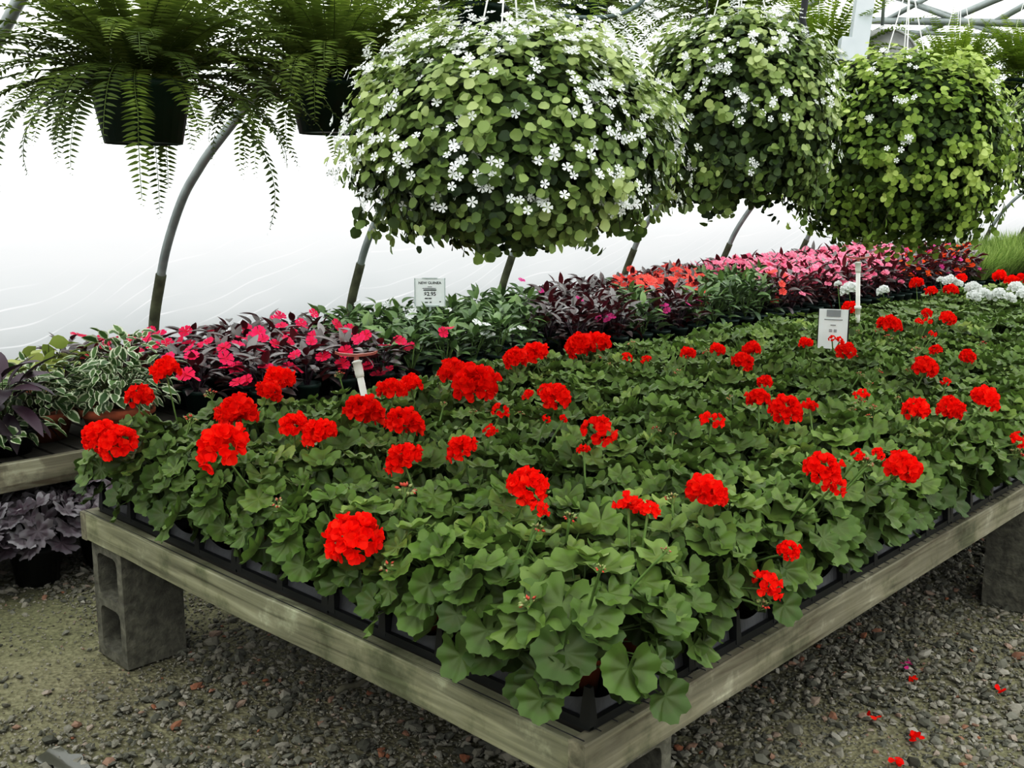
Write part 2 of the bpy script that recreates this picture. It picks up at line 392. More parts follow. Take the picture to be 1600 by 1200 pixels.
def petal():
    V = [(0, 0, 0), (-.34, .45, .05), (.34, .45, .05), (-.42, .85, .13), (0, .95, .04), (.42, .85, .13), (-.2, 1.06, .17), (.2, 1.06, .14), (0, .5, -.04)]
    F = [[0, 8, 1], [0, 2, 8], [1, 8, 4, 3], [8, 2, 5, 4], [3, 4, 6], [4, 5, 7], [6, 4, 7]]
    return V, F, [0, .5, .5, .9, .9, .9, 1, 1, .5]
def octa():
    V = [(1, 0, 0), (-1, 0, 0), (0, 1, 0), (0, -1, 0), (0, 0, 1), (0, 0, -1)]
    F = [[0, 2, 4], [2, 1, 4], [1, 3, 4], [3, 0, 4], [2, 0, 5], [1, 2, 5], [3, 1, 5], [0, 3, 5]]
    return V, F, [.5] * 6
T_GER = [geranium_leaf(), geranium_leaf(ruf=.13, cup=.10, lobe_amp=.09), geranium_leaf(ruf=.07, cup=.34, lobe_amp=.06)]
T_GERLOW = geranium_leaf(nb=16, cren=0)
T_LANCE = lance_leaf(); T_ROUND = round_leaf(); T_FIVE = five_petal(w=.74); T_PETAL = petal(); T_OCTA = octa()

# ------------------------------------------------------------------ world and shell
w = bpy.data.worlds.new('overcast_sky'); S.world = w; w.use_nodes = True
nt = w.node_tree; nt.nodes.clear()
tc = N(nt, 'ShaderNodeTexCoord'); sx = N(nt, 'ShaderNodeSeparateXYZ'); nt.links.new(tc.outputs['Generated'], sx.inputs[0])
mr = N(nt, 'ShaderNodeMapRange'); mr.inputs[1].default_value = -1; mr.inputs[2].default_value = 1
nt.links.new(sx.outputs[2], mr.inputs[0])
rp = ramp(nt, [(.0, (.10, .11, .10)), (.49, (.14, .15, .14)), (.53, (.40, .41, .42)), (.70, (.72, .73, .74)), (1, (1.0, 1.0, 1.0))]); nt.links.new(mr.outputs[0], rp.inputs[0])
bg = N(nt, 'ShaderNodeBackground'); bg.inputs[1].default_value = 3.9; nt.links.new(rp.outputs[0], bg.inputs[0])
wo = N(nt, 'ShaderNodeOutputWorld'); nt.links.new(bg.outputs[0], wo.inputs[0])
try: w.cycles.sampling_method = 'NONE'
except Exception: pass
S.view_settings.view_transform = 'Standard'
S.view_settings.look = 'None'
S.view_settings.exposure = 0.0
S.view_settings.use_curve_mapping = True
cmv = S.view_settings.curve_mapping
cv = cmv.curves[3]
for p_ in ((.06, .036), (.22, .208), (.5, .565), (.8, .90)): cv.points.new(*p_)
cmv.update()
S.cycles.use_denoising = True
S.cycles.max_bounces = 8; S.cycles.diffuse_bounces = 6; S.cycles.glossy_bounces = 3; S.cycles.transmission_bounces = 6
S.cycles.sample_clamp_indirect = 8
S.cycles.caustics_reflective = False; S.cycles.caustics_refractive = False

PROF = [(-5.42, -.02), (-5.42, .4), (-5.4, .745), (-5.294, 1.02), (-5.184, 1.23), (-5.0, 1.466), (-4.825, 1.61), (-4.66, 1.72), (-4.2, 1.98), (-3.5, 2.32), (-2.5, 2.70), (-1.2, 2.98), (0, 3.08)]
PROF = PROF + [(-x, z) for x, z in PROF[-2::-1]]
def catmull(P, k=6):
    P = np.asarray(P, float); Q = np.vstack([2 * P[0] - P[1], P, 2 * P[-1] - P[-2]]); out = []
    for i in range(1, len(Q) - 2):
        p0, p1, p2, p3 = Q[i - 1:i + 3]
        for j in range(k):
            t = j / k
            out.append(.5 * (2 * p1 + (p2 - p0) * t + (2 * p0 - 5 * p1 + 4 * p2 - p3) * t * t + (3 * p1 - p0 - 3 * p2 + p3) * t ** 3))
    out.append(P[-1]); return np.array(out)
PS = catmull(PROF)
def roofz(x):
    m = PS[:, 1] > 1.0
    return float(np.interp(x, PS[m][:, 0], PS[m][:, 1]))
tg = np.gradient(PS, axis=0); tg /= np.linalg.norm(tg, axis=1)[:, None]
PO = PS + np.stack([-tg[:, 1], tg[:, 0]], 1) * .035      # film lies just outside the hoops
Y0, Y1 = -3.0, 24.0
def film_strip(name, lo, hi):
    P = PO[lo:hi + 1]; ys = np.arange(Y0, Y1 + .01, .3)
    g = Geo(); V = [(p[0], y, p[1]) for y in ys for p in P]; k = len(P)
    F = [[i * k + j, i * k + j + 1, (i + 1) * k + j + 1, (i + 1) * k + j] for i in range(len(ys) - 1) for j in range(k - 1)]
    g.add(V, F); return struct(name, g.mesh(name, MT['film']))
iL = 42; iR = len(PO) - 1 - iL
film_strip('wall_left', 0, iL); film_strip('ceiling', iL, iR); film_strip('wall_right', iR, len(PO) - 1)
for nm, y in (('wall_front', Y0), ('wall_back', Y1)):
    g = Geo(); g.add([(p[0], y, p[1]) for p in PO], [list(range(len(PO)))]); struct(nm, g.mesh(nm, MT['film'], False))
g = Geo(); V = []; nx, ny = 60, 130
xs = np.linspace(-5.6, 5.6, nx); ys = np.linspace(-3.2, 24.2, ny)
for y in ys:
    for x in xs: V.append((x, y, .012 * noise.noise((x * 1.3, y * 1.3, 0)) - .008))
F = [[j * nx + i, j * nx + i + 1, (j + 1) * nx + i + 1, (j + 1) * nx + i] for j in range(ny - 1) for i in range(nx - 1)]
g.add(V, F); struct('floor', g.mesh('floor', MT['ground']))

# hoops
PH = PS
for i, y in enumerate(HOOP_Y):
    if i < 12: lab = ('bare grey steel hoop pipe at upper left corner, nearest of the row' if i == 0 else
                      f'curved grey steel hoop pipe against white plastic wall, {ordinal(i)} standing pipe from the left')
    else: lab = f'curved grey steel hoop pipe far down the tunnel, {ordinal(i)} standing pipe from the left'
    t = thing('greenhouse_hoop', lab, 'hoop pipe', (0, y, 0), group='hoop pipes carrying the plastic')
    g = Geo(); up_ = PH[PH[:, 1] > .9]
    g.tube([(p[0], 0, p[1]) for p in up_], .024, 10); link('arch_tube', g.mesh('arch_tube', MT['steel']), t)
    for sgn in (-1, 1):
        g = Geo(); low = PH[(PH[:, 1] <= 1.07) & (PH[:, 0] < 0)]
        g.tube([(-sgn * p[0] * 1.0 if sgn > 0 else p[0], 0, p[1]) for p in low], .029, 10); link('ground_sleeve', g.mesh('ground_sleeve', MT['sleeve']), t)

# gravel
def stone_tmpl(seed):
    r = np.random.default_rng(seed)
    ph = (1 + 5 ** .5) / 2
    V = np.array([(-1, ph, 0), (1, ph, 0), (-1, -ph, 0), (1, -ph, 0), (0, -1, ph), (0, 1, ph), (0, -1, -ph), (0, 1, -ph), (ph, 0, -1), (ph, 0, 1), (-ph, 0, -1), (-ph, 0, 1)], float)
    V /= np.linalg.norm(V[0]); V *= r.uniform(.7, 1.25, (12, 1)); V *= np.array([1.25, .9, .6])
    F = [[0, 11, 5], [0, 5, 1], [0, 1, 7], [0, 7, 10], [0, 10, 11], [1, 5, 9], [5, 11, 4], [11, 10, 2], [10, 7, 6], [7, 1, 8], [3, 9, 4], [3, 4, 2], [3, 2, 6], [3, 6, 8], [3, 8, 9], [4, 9, 5], [2, 4, 11], [6, 2, 10], [8, 6, 7], [9, 8, 1]]
    return V, F, [.5] * 12
g = Geo(); NS = 56000
xy = np.column_stack([rng.uniform(-4.3, .5, NS), rng.uniform(.55, 5.6, NS)])
dens = np.array([.5 + 1.1 * noise.noise((x * 1.7, y * 1.7, 3.3)) for x, y in xy])
dens += np.where((xy[:, 0] < -2.75) & (xy[:, 1] < 1.5), -.5, .15) + np.where((xy[:, 0] > -1.1) & (xy[:, 1] > 2.4), -.05, 0) + np.where((xy[:, 0] > -3.1) & (xy[:, 0] < -1.1) & (xy[:, 1] > 1.2), .35, 0)
xy = xy[rng.uniform(size=NS) < np.clip(dens, .05, 1)]
n = len(xy); sz = rng.lognormal(math.log(.0080), .42, n).clip(.0035, .024)
for k in range(6):
    ii = np.arange(k, n, 6)
    Nn = np.column_stack([rng.normal(0, .35, len(ii)), rng.normal(0, .35, len(ii)), np.ones(len(ii))])
    g.scatter(stone_tmpl(k), frames(Nn, sph(len(ii))), np.column_stack([xy[ii], sz[ii] * .25 - .004]), sz[ii], rng.uniform(size=len(ii)))
NC = 70000; xy = np.column_stack([rng.uniform(-4.2, .2, NC), rng.uniform(.7, 4.6, NC)])
xy = xy[(xy[:, 0] < -2.9) & (xy[:, 1] < 2.2) | (xy[:, 1] < 2.3 + .0 * xy[:, 0]) & (xy[:, 0] < -1.0) | (xy[:, 0] > -1.6)]; n = len(xy)
keep = (rng.uniform(size=n) < np.where((xy[:, 0] < -2.95) & (xy[:, 1] < 1.45), .25, 1.0)); xy = xy[keep]; n = len(xy)
sz = rng.uniform(.0025, .0055, n); g.scatter(T_OCTA, frames(np.column_stack([rng.normal(0, .5, n), rng.normal(0, .5, n), np.ones(n)]), sph(n)), np.column_stack([xy, np.full(n, -.002)]), np.column_stack([sz * 1.3, sz, sz * .7]), rng.uniform(.2, .97, n))
o = link('gravel', g.mesh('gravel', MT['stone'], False)); tag(o, 'loose grey gravel scattered over the dirt floor under the benches', 'gravel', kind='stuff')
# puddle
g = Geo(); p0 = atz(100, 1192, 0); V = [(0, 0, 0)]
for j in range(28):
    a = 2 * PI * j / 28; r = .05 * (1 + .3 * math.sin(2 * a + 1) + .18 * math.sin(5 * a)); V.append((r * 1.5 * math.cos(a), r * math.sin(a), 0))
g.add(V, [[0, 1 + j, 1 + (j + 1) % 28] for j in range(28)])
o = link('puddle', g.mesh('puddle', MT['water']), None, (p0[0], p0[1], .006)); tag(o, 'small shiny puddle on the sandy floor at lower left', 'puddle')
# stray stick below bench
a, b = atz(525, 1082, .02), atz(560, 1066, .02); g = Geo()
g.tube([(a + (b - a) * t) - a + np.array([0, 0, .006 * math.sin(5 * t)]) for t in np.linspace(0, 1.6, 6)], [.009, .010, .009, .010, .008, .006], 7)
o = link('stick', g.mesh('stick', MT['wood_side']), None, tuple(a)); tag(o, 'pale broken stick lying on gravel under the front bench', 'stick')

# ------------------------------------------------------------------ cinder blocks
def cinder_mesh():
    """hollow block standing on end: 0.2 x 0.2 x 0.39, two cores running through along y's normal (x,z face hollow)"""
    g = Geo(); W, D, Hh, s_ = .2, .2, .386, .034
    def bx(x0, x1, z0, z1): g.box(((x0 + x1) / 2, 0, (z0 + z1) / 2), (x1 - x0, D, z1 - z0))
    bx(-W / 2, -W / 2 + s_, 0, Hh); bx(W / 2 - s_, W / 2, 0, Hh)
    for z0, z1 in ((0, s_), (Hh / 2 - s_ / 2, Hh / 2 + s_ / 2), (Hh - s_, Hh)): bx(-W / 2 + s_ - .001, W / 2 - s_ + .001, z0, z1)
    # rounded core corners
    for z0, z1 in ((s_, Hh / 2 - s_ / 2), (Hh / 2 + s_ / 2, Hh - s_)):
        for sxn in (-1, 1):
            for zc, sz_ in ((z0, 1), (z1, -1)):
                x = sxn * (W / 2 - s_); q = .022
                V = [(x, -D / 2, zc), (x - sxn * q, -D / 2, zc), (x - sxn * q * .3, -D / 2, zc + sz_ * q * .3), (x, -D / 2, zc + sz_ * q)]
                V += [(a, D / 2, c) for a, _, c in V]
                g.add(V, [[0, 1, 2, 3], [7, 6, 5, 4], [1, 5, 6, 2], [2, 6, 7, 3]])
    return g.mesh('cinder_block', MT['concrete'], False)
CB = cinder_mesh()
BX0, BX1, BY0, BZ = -3.195, -1.097, 1.341, .475      # front bench outer faces and timber top
TW = .04
for nm, x, y, rz, lab in (('a', BX0 + .135, BY0 + .115, 0, 'hollow grey concrete block standing on end under the left bench corner'),
                       ('b', BX1 - .13, BY0 + .22, PI / 2, 'brown grey concrete block under the near corner of the front bench'),
                       ('c', BX1 - .03 , 3.88, PI / 2, 'dark concrete block under the gravel side of the front bench, far right'),
                       ('d', BX0 + .14, 3.9, 0, 'concrete block supporting the back side of the front bench')):
    if nm == 'd': continue
    o = link('cinder_block', CB, None, (x, y, 0), rz); tag(o, lab, 'concrete block', 'concrete blocks carrying the front bench')

# ------------------------------------------------------------------ benches
def warp_board(x0, x1, y0, y1, z0, z1, axis, mat, name, parent, amp=.004):
    g = Geo(); n = 40; V = []
    for i in range(n + 1):
        t = i / n
        if axis == 0:
            x = x0 + (x1 - x0) * t; d = amp * math.sin(3 * t * PI + 1) + .002 * noise.noise((x * 6, y0, 0)); c = .003
            sec = [(y0, z0 + c), (y0 + c, z0), (y1 - c, z0), (y1, z0 + c), (y1, z1 - c), (y1 - c, z1), (y0 + c, z1), (y0, z1 - c)]
            V += [(x, yy, zz + d) for yy, zz in sec]
        else:
            y = y0 + (y1 - y0) * t; d = amp * math.sin(5 * t * PI) + .002 * noise.noise((x0, y * 6, 0)); c = .003
            sec = [(x0, z0 + c), (x0 + c, z0), (x1 - c, z0), (x1, z0 + c), (x1, z1 - c), (x1 - c, z1), (x0 + c, z1), (x0, z1 - c)]
            V += [(xx, y, zz + d) for xx, zz in sec]
    F = [[i * 8 + j, i * 8 + (j + 1) % 8, (i + 1) * 8 + (j + 1) % 8, (i + 1) * 8 + j] for i in range(n) for j in range(8)]
    F += [list(range(8))[::-1], [n * 8 + j for j in range(8)]]
    if axis == 0: F = [f[::-1] for f in F]
    g.add(V, F); return link(name, g.mesh(name, mat, False), parent)
BEND = 11.5
t = thing('front_bench', 'low weathered timber bench on concrete blocks, filled with red geraniums', 'bench')
warp_board(BX0 + TW, BX1 - TW, BY0, BY0 + TW, BZ - .092, BZ, 0, MT['wood_end'], 'end_board', t, .003)
warp_board(BX1 - TW, BX1, BY0, BEND, BZ - .092, BZ, 1, MT['wood_side'], 'side_board', t, .002)
warp_board(BX0, BX0 + TW, BY0, BEND, BZ - .092, BZ, 1, MT['wood_side'], 'side_board', t, .002)
g = Geo(); y = BY0 + TW + .05
while y < BEND:
    g.box(((BX0 + BX1) / 2, y, BZ - .012), (BX1 - BX0 - 2 * TW, .085, .022)); y += .1
link('slatted_bed', g.mesh('slatted_bed', MT['slat'], False), t)
# wire mesh sheet along the top
g = Geo()
for y in np.arange(BY0 + .01, 6, .05): g.tube([(BX0 + .01, y, BZ + .0022), (BX1 - .01, y, BZ + .0022)], .0012, 4)
link('wire_mesh', g.mesh('wire_mesh', MT['cable']), t)
BKX1, BKX0 = -3.965, -5.3
t = thing('back_bench', 'long timber bench against the white plastic wall, filled with impatiens', 'bench')
warp_board(BKX1 - TW, BKX1, -.3, 17, BZ - .11, BZ, 1, MT['wood_side'], 'side_board', t, .002)
g = Geo(); y = -.25
while y < 17:
    g.box(((BKX0 + BKX1) / 2 - TW / 2, y, BZ - .012), (BKX1 - BKX0 - TW, .085, .022)); y += .1
link('slatted_bed', g.mesh('slatted_bed', MT['slat'], False), t)
warp_board(BKX0 - TW, BKX0, -.3, 17, BZ - .11, BZ, 1, MT['wood_side'], 'side_board', t, .002)
k = 0
for y in (2.6, 4.6, 6.6, 8.6, 10.6, 12.6):
    pass
for i, y in enumerate((.4, 4.0, 7.6, 11.2)):
    for x in (BKX1 - .13, BKX0 + .1):
        o = link('cinder_block', CB, None, (x, y, -.022), 0)
        tag(o, 'concrete block hidden in the dark below the back bench', 'concrete block', 'concrete blocks below the back bench')

# ------------------------------------------------------------------ trays on the front bench
TX, TY = .404, .345
def tray_mesh():
    g = Geo(); W, D = TX - .006, TY - .006
    g.box((0, 0, .004), (W, D, .006))
    return g
g = Geo(); W, D = TX - .006, TY - .006
g.box((0, 0, .004), (W, D, .006)); base_me = g.mesh('tray_base', MT['black'], False)
g = Geo()
for sy in (-1, 1): g.box((0, sy * (D / 2 - .004), .011), (W, .012, .018))
for sx_ in (-1, 1): g.box((sx_ * (W / 2 - .004), 0, .011), (.012, D - .02, .018))
rim_me = g.mesh('tray_rim', MT['black'], False)
def side_panels():
    g = Geo()
    def wall(L, put):
        for c in (-1, 1):
            # panel with a scooped top
            n = 10; cw = L / 2 - .03; V = []
            for i in range(n + 1):
                u = -cw / 2 + cw * i / n; h = .068 - .030 * max(0, math.cos(PI * u / cw)) ** .6
                for z, off in ((.018, 0), (h, -.008)): V.append(put(c * L / 4 + u, off, z))
            g.add(V, [[2 * i, 2 * i + 2, 2 * i + 3, 2 * i + 1] for i in range(n)])
    wall(W, lambda u, o, z: (u, -(D / 2 - .012 + o), z)); wall(W, lambda u, o, z: (u, D / 2 - .012 + o, z))
    wall(D, lambda u, o, z: (W / 2 - .012 + o, u, z)); wall(D, lambda u, o, z: (-(W / 2 - .012 + o), u, z))
    return g.mesh('tray_side', MT['tray'], False)
side_me = side_panels()
g = Geo()
DIVS = [(x, y) for x in (-W / 2 + .01, 0, W / 2 - .01) for y in (-D / 2 + .008, 0, D / 2 - .008)]
V = []
for z, s_ in ((.01, .014), (.085, .007)):
    for a, b in ((-1, -1), (1, -1), (1, 1), (-1, 1)): V.append((a * s_, b * s_ * .8, z))
g.add(V, [[0, 1, 5, 4], [1, 2, 6, 5], [2, 3, 7, 6], [3, 0, 4, 7], [4, 5, 6, 7]])
post_me = g.mesh('tray_divider', MT['black'], False)
TRX = [BX1 - .018 - TX * (.5 + c) for c in range(5)]      # column 0 on the gravel side
TRY0 = BY0 + .036
def tray(c, r):
    y = TRY0 + TY * (r + .5)
    if r == 0: lab = ['black plastic tray at the near corner of the front bench', 'black plastic tray on bench end, second from the near corner', 'black plastic tray on bench end, middle of the five', 'black plastic tray on bench end, second from the left corner', 'black plastic tray at the left corner of the front bench'][c]
    else: lab = f'black plastic tray along the gravel side of the front bench, {ordinal(r + 1)} from near corner'
    t = thing('plant_tray', lab, 'plant tray', (TRX[c], y, BZ + .004), group='black trays under the geraniums')
    for nm, me in (('tray_base', base_me), ('tray_rim', rim_me), ('tray_side', side_me)): link(nm, me, t)
    for x_, y_ in DIVS: link('tray_divider', post_me, t, (x_, y_, 0))
for c in range(5): tray(c, 0)
for r in range(1, 8): tray(0, r)

# ------------------------------------------------------------------ geraniums
POTH = .105
g = Geo(); g.lathe([(.0, .002), (.036, .002), (.036, 0), (.048, POTH - .022), (.053, POTH - .022), (.055, POTH), (.050, POTH), (.048, POTH - .012), (0, POTH - .012)], 16)
pot_me = g.mesh('pot', MT['clay'])
def geranium_geo(seed, n=30, low=False, edge=False):
    r = np.random.default_rng(seed); g = Geo()
    az = np.arange(n) * 2.39996 + r.uniform(0, .9, n)
    u = (np.arange(n) + .5) / n
    phi = np.arccos(1 - u * (1.36 if edge else 1.12))    # up to just below the horizontal
    R = (.128 if edge else .118) * (1 + r.normal(0, .12, n)); hz = .135 * (1 + r.normal(0, .10, n))
    P = np.column_stack([R * np.sin(phi) * np.cos(az), R * np.sin(phi) * np.sin(az), .125 + hz * np.cos(phi)])
    rad = np.column_stack([np.cos(az), np.sin(az), np.zeros(n)])
    Nn = rad * (np.sin(phi) * .75)[:, None] + np.array([0, 0, 1.0]) * (.35 + .65 * np.cos(phi).clip(0))[:, None] + r.normal(0, .20, (n, 3))
    tip = rad + np.array([0, 0, -.5]) + r.normal(0, .35, (n, 3))
    Rm = frames(Nn, tip); sc = r.uniform(.031, .051, n) * (1 + .05 * np.sin(phi))
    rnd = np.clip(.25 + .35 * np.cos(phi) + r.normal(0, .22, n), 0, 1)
    if low: g.scatter(T_GERLOW, Rm, P, sc, rnd)
    else:
        for k in range(3):
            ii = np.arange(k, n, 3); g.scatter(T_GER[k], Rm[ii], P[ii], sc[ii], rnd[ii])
        for i in range(n):
            b = np.array([.01 * math.cos(az[i]), .01 * math.sin(az[i]), POTH - .02]); m = (b + P[i]) / 2 + np.array([0, 0, .025]) - rad[i] * .012
            g.tube([b, m, P[i]], [.0028, .0022, .0016], 4, False, mi=1)
    return g
GER_N = 12
ger_me = [geranium_geo(100 + i, 36 if i % 3 else 32).mesh('foliage', [MT['ger'], MT['gstem']]) for i in range(GER_N)]
ger_edge = [geranium_geo(160 + i, 54, edge=True).mesh('foliage', [MT['ger'], MT['gstem']]) for i in range(5)]
PXS = TX / 2; PYS = TY / 2
plants = []
for r in range(50):
    y = TRY0 + PYS * (r + .5)
    for c in range(10):
        x = TRX[0] + TX / 2 - PXS * (c + .5)
        px, py, d = proj((x, y, .72))
        if px > 1600 + 60 or y > 9.8: continue
        plants.append(dict(x=x, y=y, r=r, c=c, px=px, py=py, d=d, fl=[], white=False))
# flowers read off the photograph: pixel, width, kind
FL = [(158, 682, 55, 'full'), (185, 695, 62, 'full'), (218, 622, 46, 'full'), (260, 580, 48, 'full'), (348, 700, 84, 'full'), (372, 648, 68, 'full'), (436, 595, 50, 'full'), (420, 613, 42, 'full'),
      (460, 667, 48, 'full'), (500, 679, 56, 'full'), (568, 646, 62, 'full'), (553, 843, 86, 'full'), (613, 612, 46, 'full'), (642, 603, 40, 'full'), (632, 664, 60, 'full'), (632, 719, 60, 'full'),
      (710, 585, 52, 'full'), (742, 603, 72, 'full'), (782, 643, 30, 'part'), (766, 675, 24, 'part'), (722, 703, 50, 'full'), (824, 762, 66, 'full'), (842, 798, 34, 'part'), (805, 562, 40, 'full'), (836, 554, 44, 'full'),
      (905, 542, 46, 'full'), (932, 539, 46, 'full'), (825, 618, 22, 'part'), (868, 622, 48, 'full'), (852, 611, 26, 'part'), (880, 655, 16, 'part'), (853, 656, 16, 'part'), (935, 676, 58, 'part'), (912, 703, 22, 'part'), (982, 792, 48, 'part'), (1012, 800, 40, 'part'),
      (1103, 773, 66, 'full'), (1075, 553, 24, 'full'), (1010, 563, 17, 'part'), (980, 559, 18, 'part'), (1121, 547, 24, 'full'), (1175, 547, 30, 'full'), (1160, 567, 35, 'full'),
      (1285, 735, 58, 'full'), (1300, 758, 44, 'part'), (1340, 712, 22, 'part'), (1372, 710, 24, 'part'), (1410, 733, 58, 'full'), (1112, 658, 40, 'part'), (1195, 598, 26, 'full'), (1185, 625, 38, 'full'), (1228, 643, 54, 'full'), (1265, 636, 26, 'part'),
      (1232, 862, 36, 'full'), (1197, 917, 52, 'part'), (1390, 509, 36, 'full'), (1259, 537, 22, 'full'), (1322, 549, 30, 'full'), (1328, 482, 24, 'full'), (1446, 576, 40, 'full'), (1431, 642, 44, 'full'), (1484, 640, 44, 'full'), (1539, 625, 46, 'full'),
      (1590, 690, 30, 'part'), (1462, 548, 20, 'full'), (1511, 558, 26, 'full'), (1448, 490, 17, 'full'), (1436, 503, 14, 'part'), (1450, 502, 14, 'part'), (1481, 499, 26, 'full'), (1457, 522, 14, 'part'), (1478, 597, 16, 'part'), (1345, 617, 24, 'part'),
      (1432, 443, 22, 'full'), (1455, 456, 19, 'full'), (1486, 454, 22, 'full'), (1502, 436, 18, 'full'), (1562, 432, 22, 'full'), (1580, 439, 20, 'full'), (1597, 436, 20, 'full'),
      (1327, 453, 27, 'white'), (1380, 455, 20, 'white'), (1309, 444, 12, 'white'), (1469, 437, 11, 'white'), (1483, 439, 21, 'white'), (1497, 444, 16, 'white'), (1520, 452, 26, 'white'), (1538, 461, 23, 'white'), (1559, 461, 24, 'white'), (1578, 466, 19, 'white'), (1588, 452, 26, 'white'), (1600, 462, 24, 'white'), (1522, 464, 22, 'white'),
      (825, 941, 32, 'buds'), (605, 885, 26, 'buds'), (435, 786, 26, 'buds'), (890, 808, 26, 'buds'), (1050, 778, 26, 'buds'), (895, 905, 20, 'buds'), (635, 765, 36, 'buds'), (838, 826, 28, 'buds'), (1190, 945, 28, 'buds'), (1040, 860, 20, 'buds'), (530, 585, 18, 'buds'), (1590, 708, 26, 'buds'), (328, 615, 22, 'buds'), (1355, 722, 24, 'buds'), (298, 655, 24, 'buds'), (1345, 628, 20, 'buds')]
def floret_head(seed, n=36, part=False, mat='redpetal'):
    """ball of ruffled florets of unit width"""
    r = np.random.default_rng(seed); g = Geo()
    az = np.arange(n) * 2.39996; u = (np.arange(n) + .5) / n
    phi = np.arccos(1 - u * 1.25)
    if part:
        keep = r.uniform(size=n) < .55; az, phi = az[keep], phi[keep]
    D = np.column_stack([np.sin(phi) * np.cos(az), np.sin(phi) * np.sin(az), np.cos(phi) * .85]) + r.normal(0, .1, (len(az), 3))
    for i, d in enumerate(D):
        c = d * .34 * r.uniform(.9, 1.12); k = 7
        e = d / np.linalg.norm(d); a = np.cross(e, [.3, .2, .9]); a /= np.linalg.norm(a); b = np.cross(e, a)
        th = 2 * PI * np.arange(k) / k + r.uniform(0, 6); tilt = r.uniform(.25, 1.0, k)
        tip = np.cos(th)[:, None] * a + np.sin(th)[:, None] * b
        y = tip * np.cos(tilt)[:, None] + e * np.sin(tilt)[:, None]; nn = e * np.cos(tilt)[:, None] - tip * np.sin(tilt)[:, None]
        g.scatter(T_PETAL, frames(nn, y), np.repeat(c[None], k, 0), r.uniform(.15, .20, k), np.clip(r.normal(.55, .22, k), 0, 1))
    return g.mesh('flower_head', MT[mat])
def bud_head(seed):
    r = np.random.default_rng(seed); g = Geo(); n = 14
    d = sph(n, r); d[:, 2] = np.abs(d[:, 2]) * .7 - .15
    P = d * .42
    g.scatter(T_OCTA, frames(d, sph(n, r)), P, np.column_stack([np.full(n, .085), np.full(n, .085), np.full(n, .15)]), r.uniform(0, 1, n))
    for p in P: g.tube([np.array([0, 0, -.45]), p], [.02, .02], 4, False, (.1, .5))
    return g.mesh('bud_cluster', MT['bud'])
HEAD = {'full': [floret_head(i) for i in range(4)], 'part': [floret_head(20 + i, 26, True) for i in range(4)], 'white': [floret_head(40 + i, mat='whitepetal') for i in range(3)], 'buds': [bud_head(60 + i) for i in range(3)]}
rb = np.random.default_rng(77)
for _ in range(46):
    q_ = (rb.uniform(620, 1560), rb.uniform(500, 680), rb.uniform(11, 17), 'buds')
    if atz(q_[0], q_[1], .79)[0] > BX0 + .15: FL.append(q_)
FL += [(1300, 529, 12, 'part'), (1312, 532, 14, 'part')]
for (px, py, wd, kd) in FL:
    zc = .815 if kd != 'buds' else .79
    P = atz(px, py, zc)
    if P[1] < BY0 + .06: P = aty(px, py, BY0 - .01)
    if P[0] > BX1 - .06: P = atx(px, py, BX1 + .045)
    if P[0] < BX0 + .1: P = atx(px, py, BX0 + .1)
    if P[1] < BY0 - .02: P[1] = BY0 - .02
    d = proj(P)[2]; wid = wd * d / FPX
    best = min(plants, key=lambda p: (p['x'] - P[0]) ** 2 + (p['y'] + .03 - P[1]) ** 2)
    best['fl'].append((P, wid, kd))
    if kd == 'white': best['white'] = True
plants.sort(key=lambda p: p['d'])
near = [p for i, p in enumerate(plants) if i < 262]
far = plants[262:]
near += [p for p in far if p['fl']]; far = [p for p in far if not p['fl']]
cnt = 0
for p in near:
    q = 'tall ' if False else ''
    rr, cc = ordinal(p['r'] + 1), ordinal(p['c'] + 1)
    kinds = [k for _, _, k in p['fl']]
    if 'white' in kinds: d_ = 'geranium with white blooms'
    elif 'full' in kinds: d_ = 'geranium with red flower heads' if kinds.count('full') > 1 else 'geranium with one red flower head'
    elif 'part' in kinds: d_ = 'geranium with a half-open red flower'
    elif 'buds' in kinds: d_ = 'geranium with closed buds'
    else: d_ = 'leafy geranium without flowers'
    t = thing('potted_geranium', f'{d_}, {rr} row from bench end, {cc} from gravel side', 'geranium', (p['x'], p['y'], BZ + .012), group='potted geraniums filling the front bench')
    link('pot', pot_me, t)
    sc = random.uniform(.94, 1.08)
    f = link('foliage', random.choice(ger_edge) if p['r'] == 0 or p['c'] in (0, 9) else ger_me[random.randrange(GER_N)], t, None, random.uniform(0, 2 * PI)); f.scale = (sc, sc, sc * random.uniform(.92, 1.06))
    if p['r'] == 0 and p['c'] == 0: f.scale = (1.2, 1.2, 1.05); f.location = (.01, -.012, -.018)
    for (P, wid, kd) in p['fl']:
        L = Vector(P) - t.location
        out = Vector((L.x, L.y, 0)) * .9 + Vector((0, -.02, .06)); out.normalize()
        g = Geo(); a = np.array([0, 0, POTH]); b = np.array(L) - np.array([0, 0, wid * .12]); m = (a + b) / 2 + np.array([L.x * .12, L.y * .12, .03])
        cur = [(1 - u) ** 2 * a + 2 * u * (1 - u) * m + u * u * b for u in np.linspace(0, 1, 7)]
        g.tube(cur, .0030, 6)
        st = link('flower_stalk', g.mesh('flower_stalk', MT['gstem']), t)
        hd = link('bud_cluster' if kd == 'buds' else 'flower_head', random.choice(HEAD[kd]), st, L)
        hd.scale = (wid, wid, wid); hd.rotation_euler = Vector((out.x * .5, out.y * .5, 1)).to_track_quat('Z', 'Y').to_euler()
    cnt += 1
low_arr = [geranium_geo(100 + i, 34, True).arrays() for i in range(6)]
g = Geo()
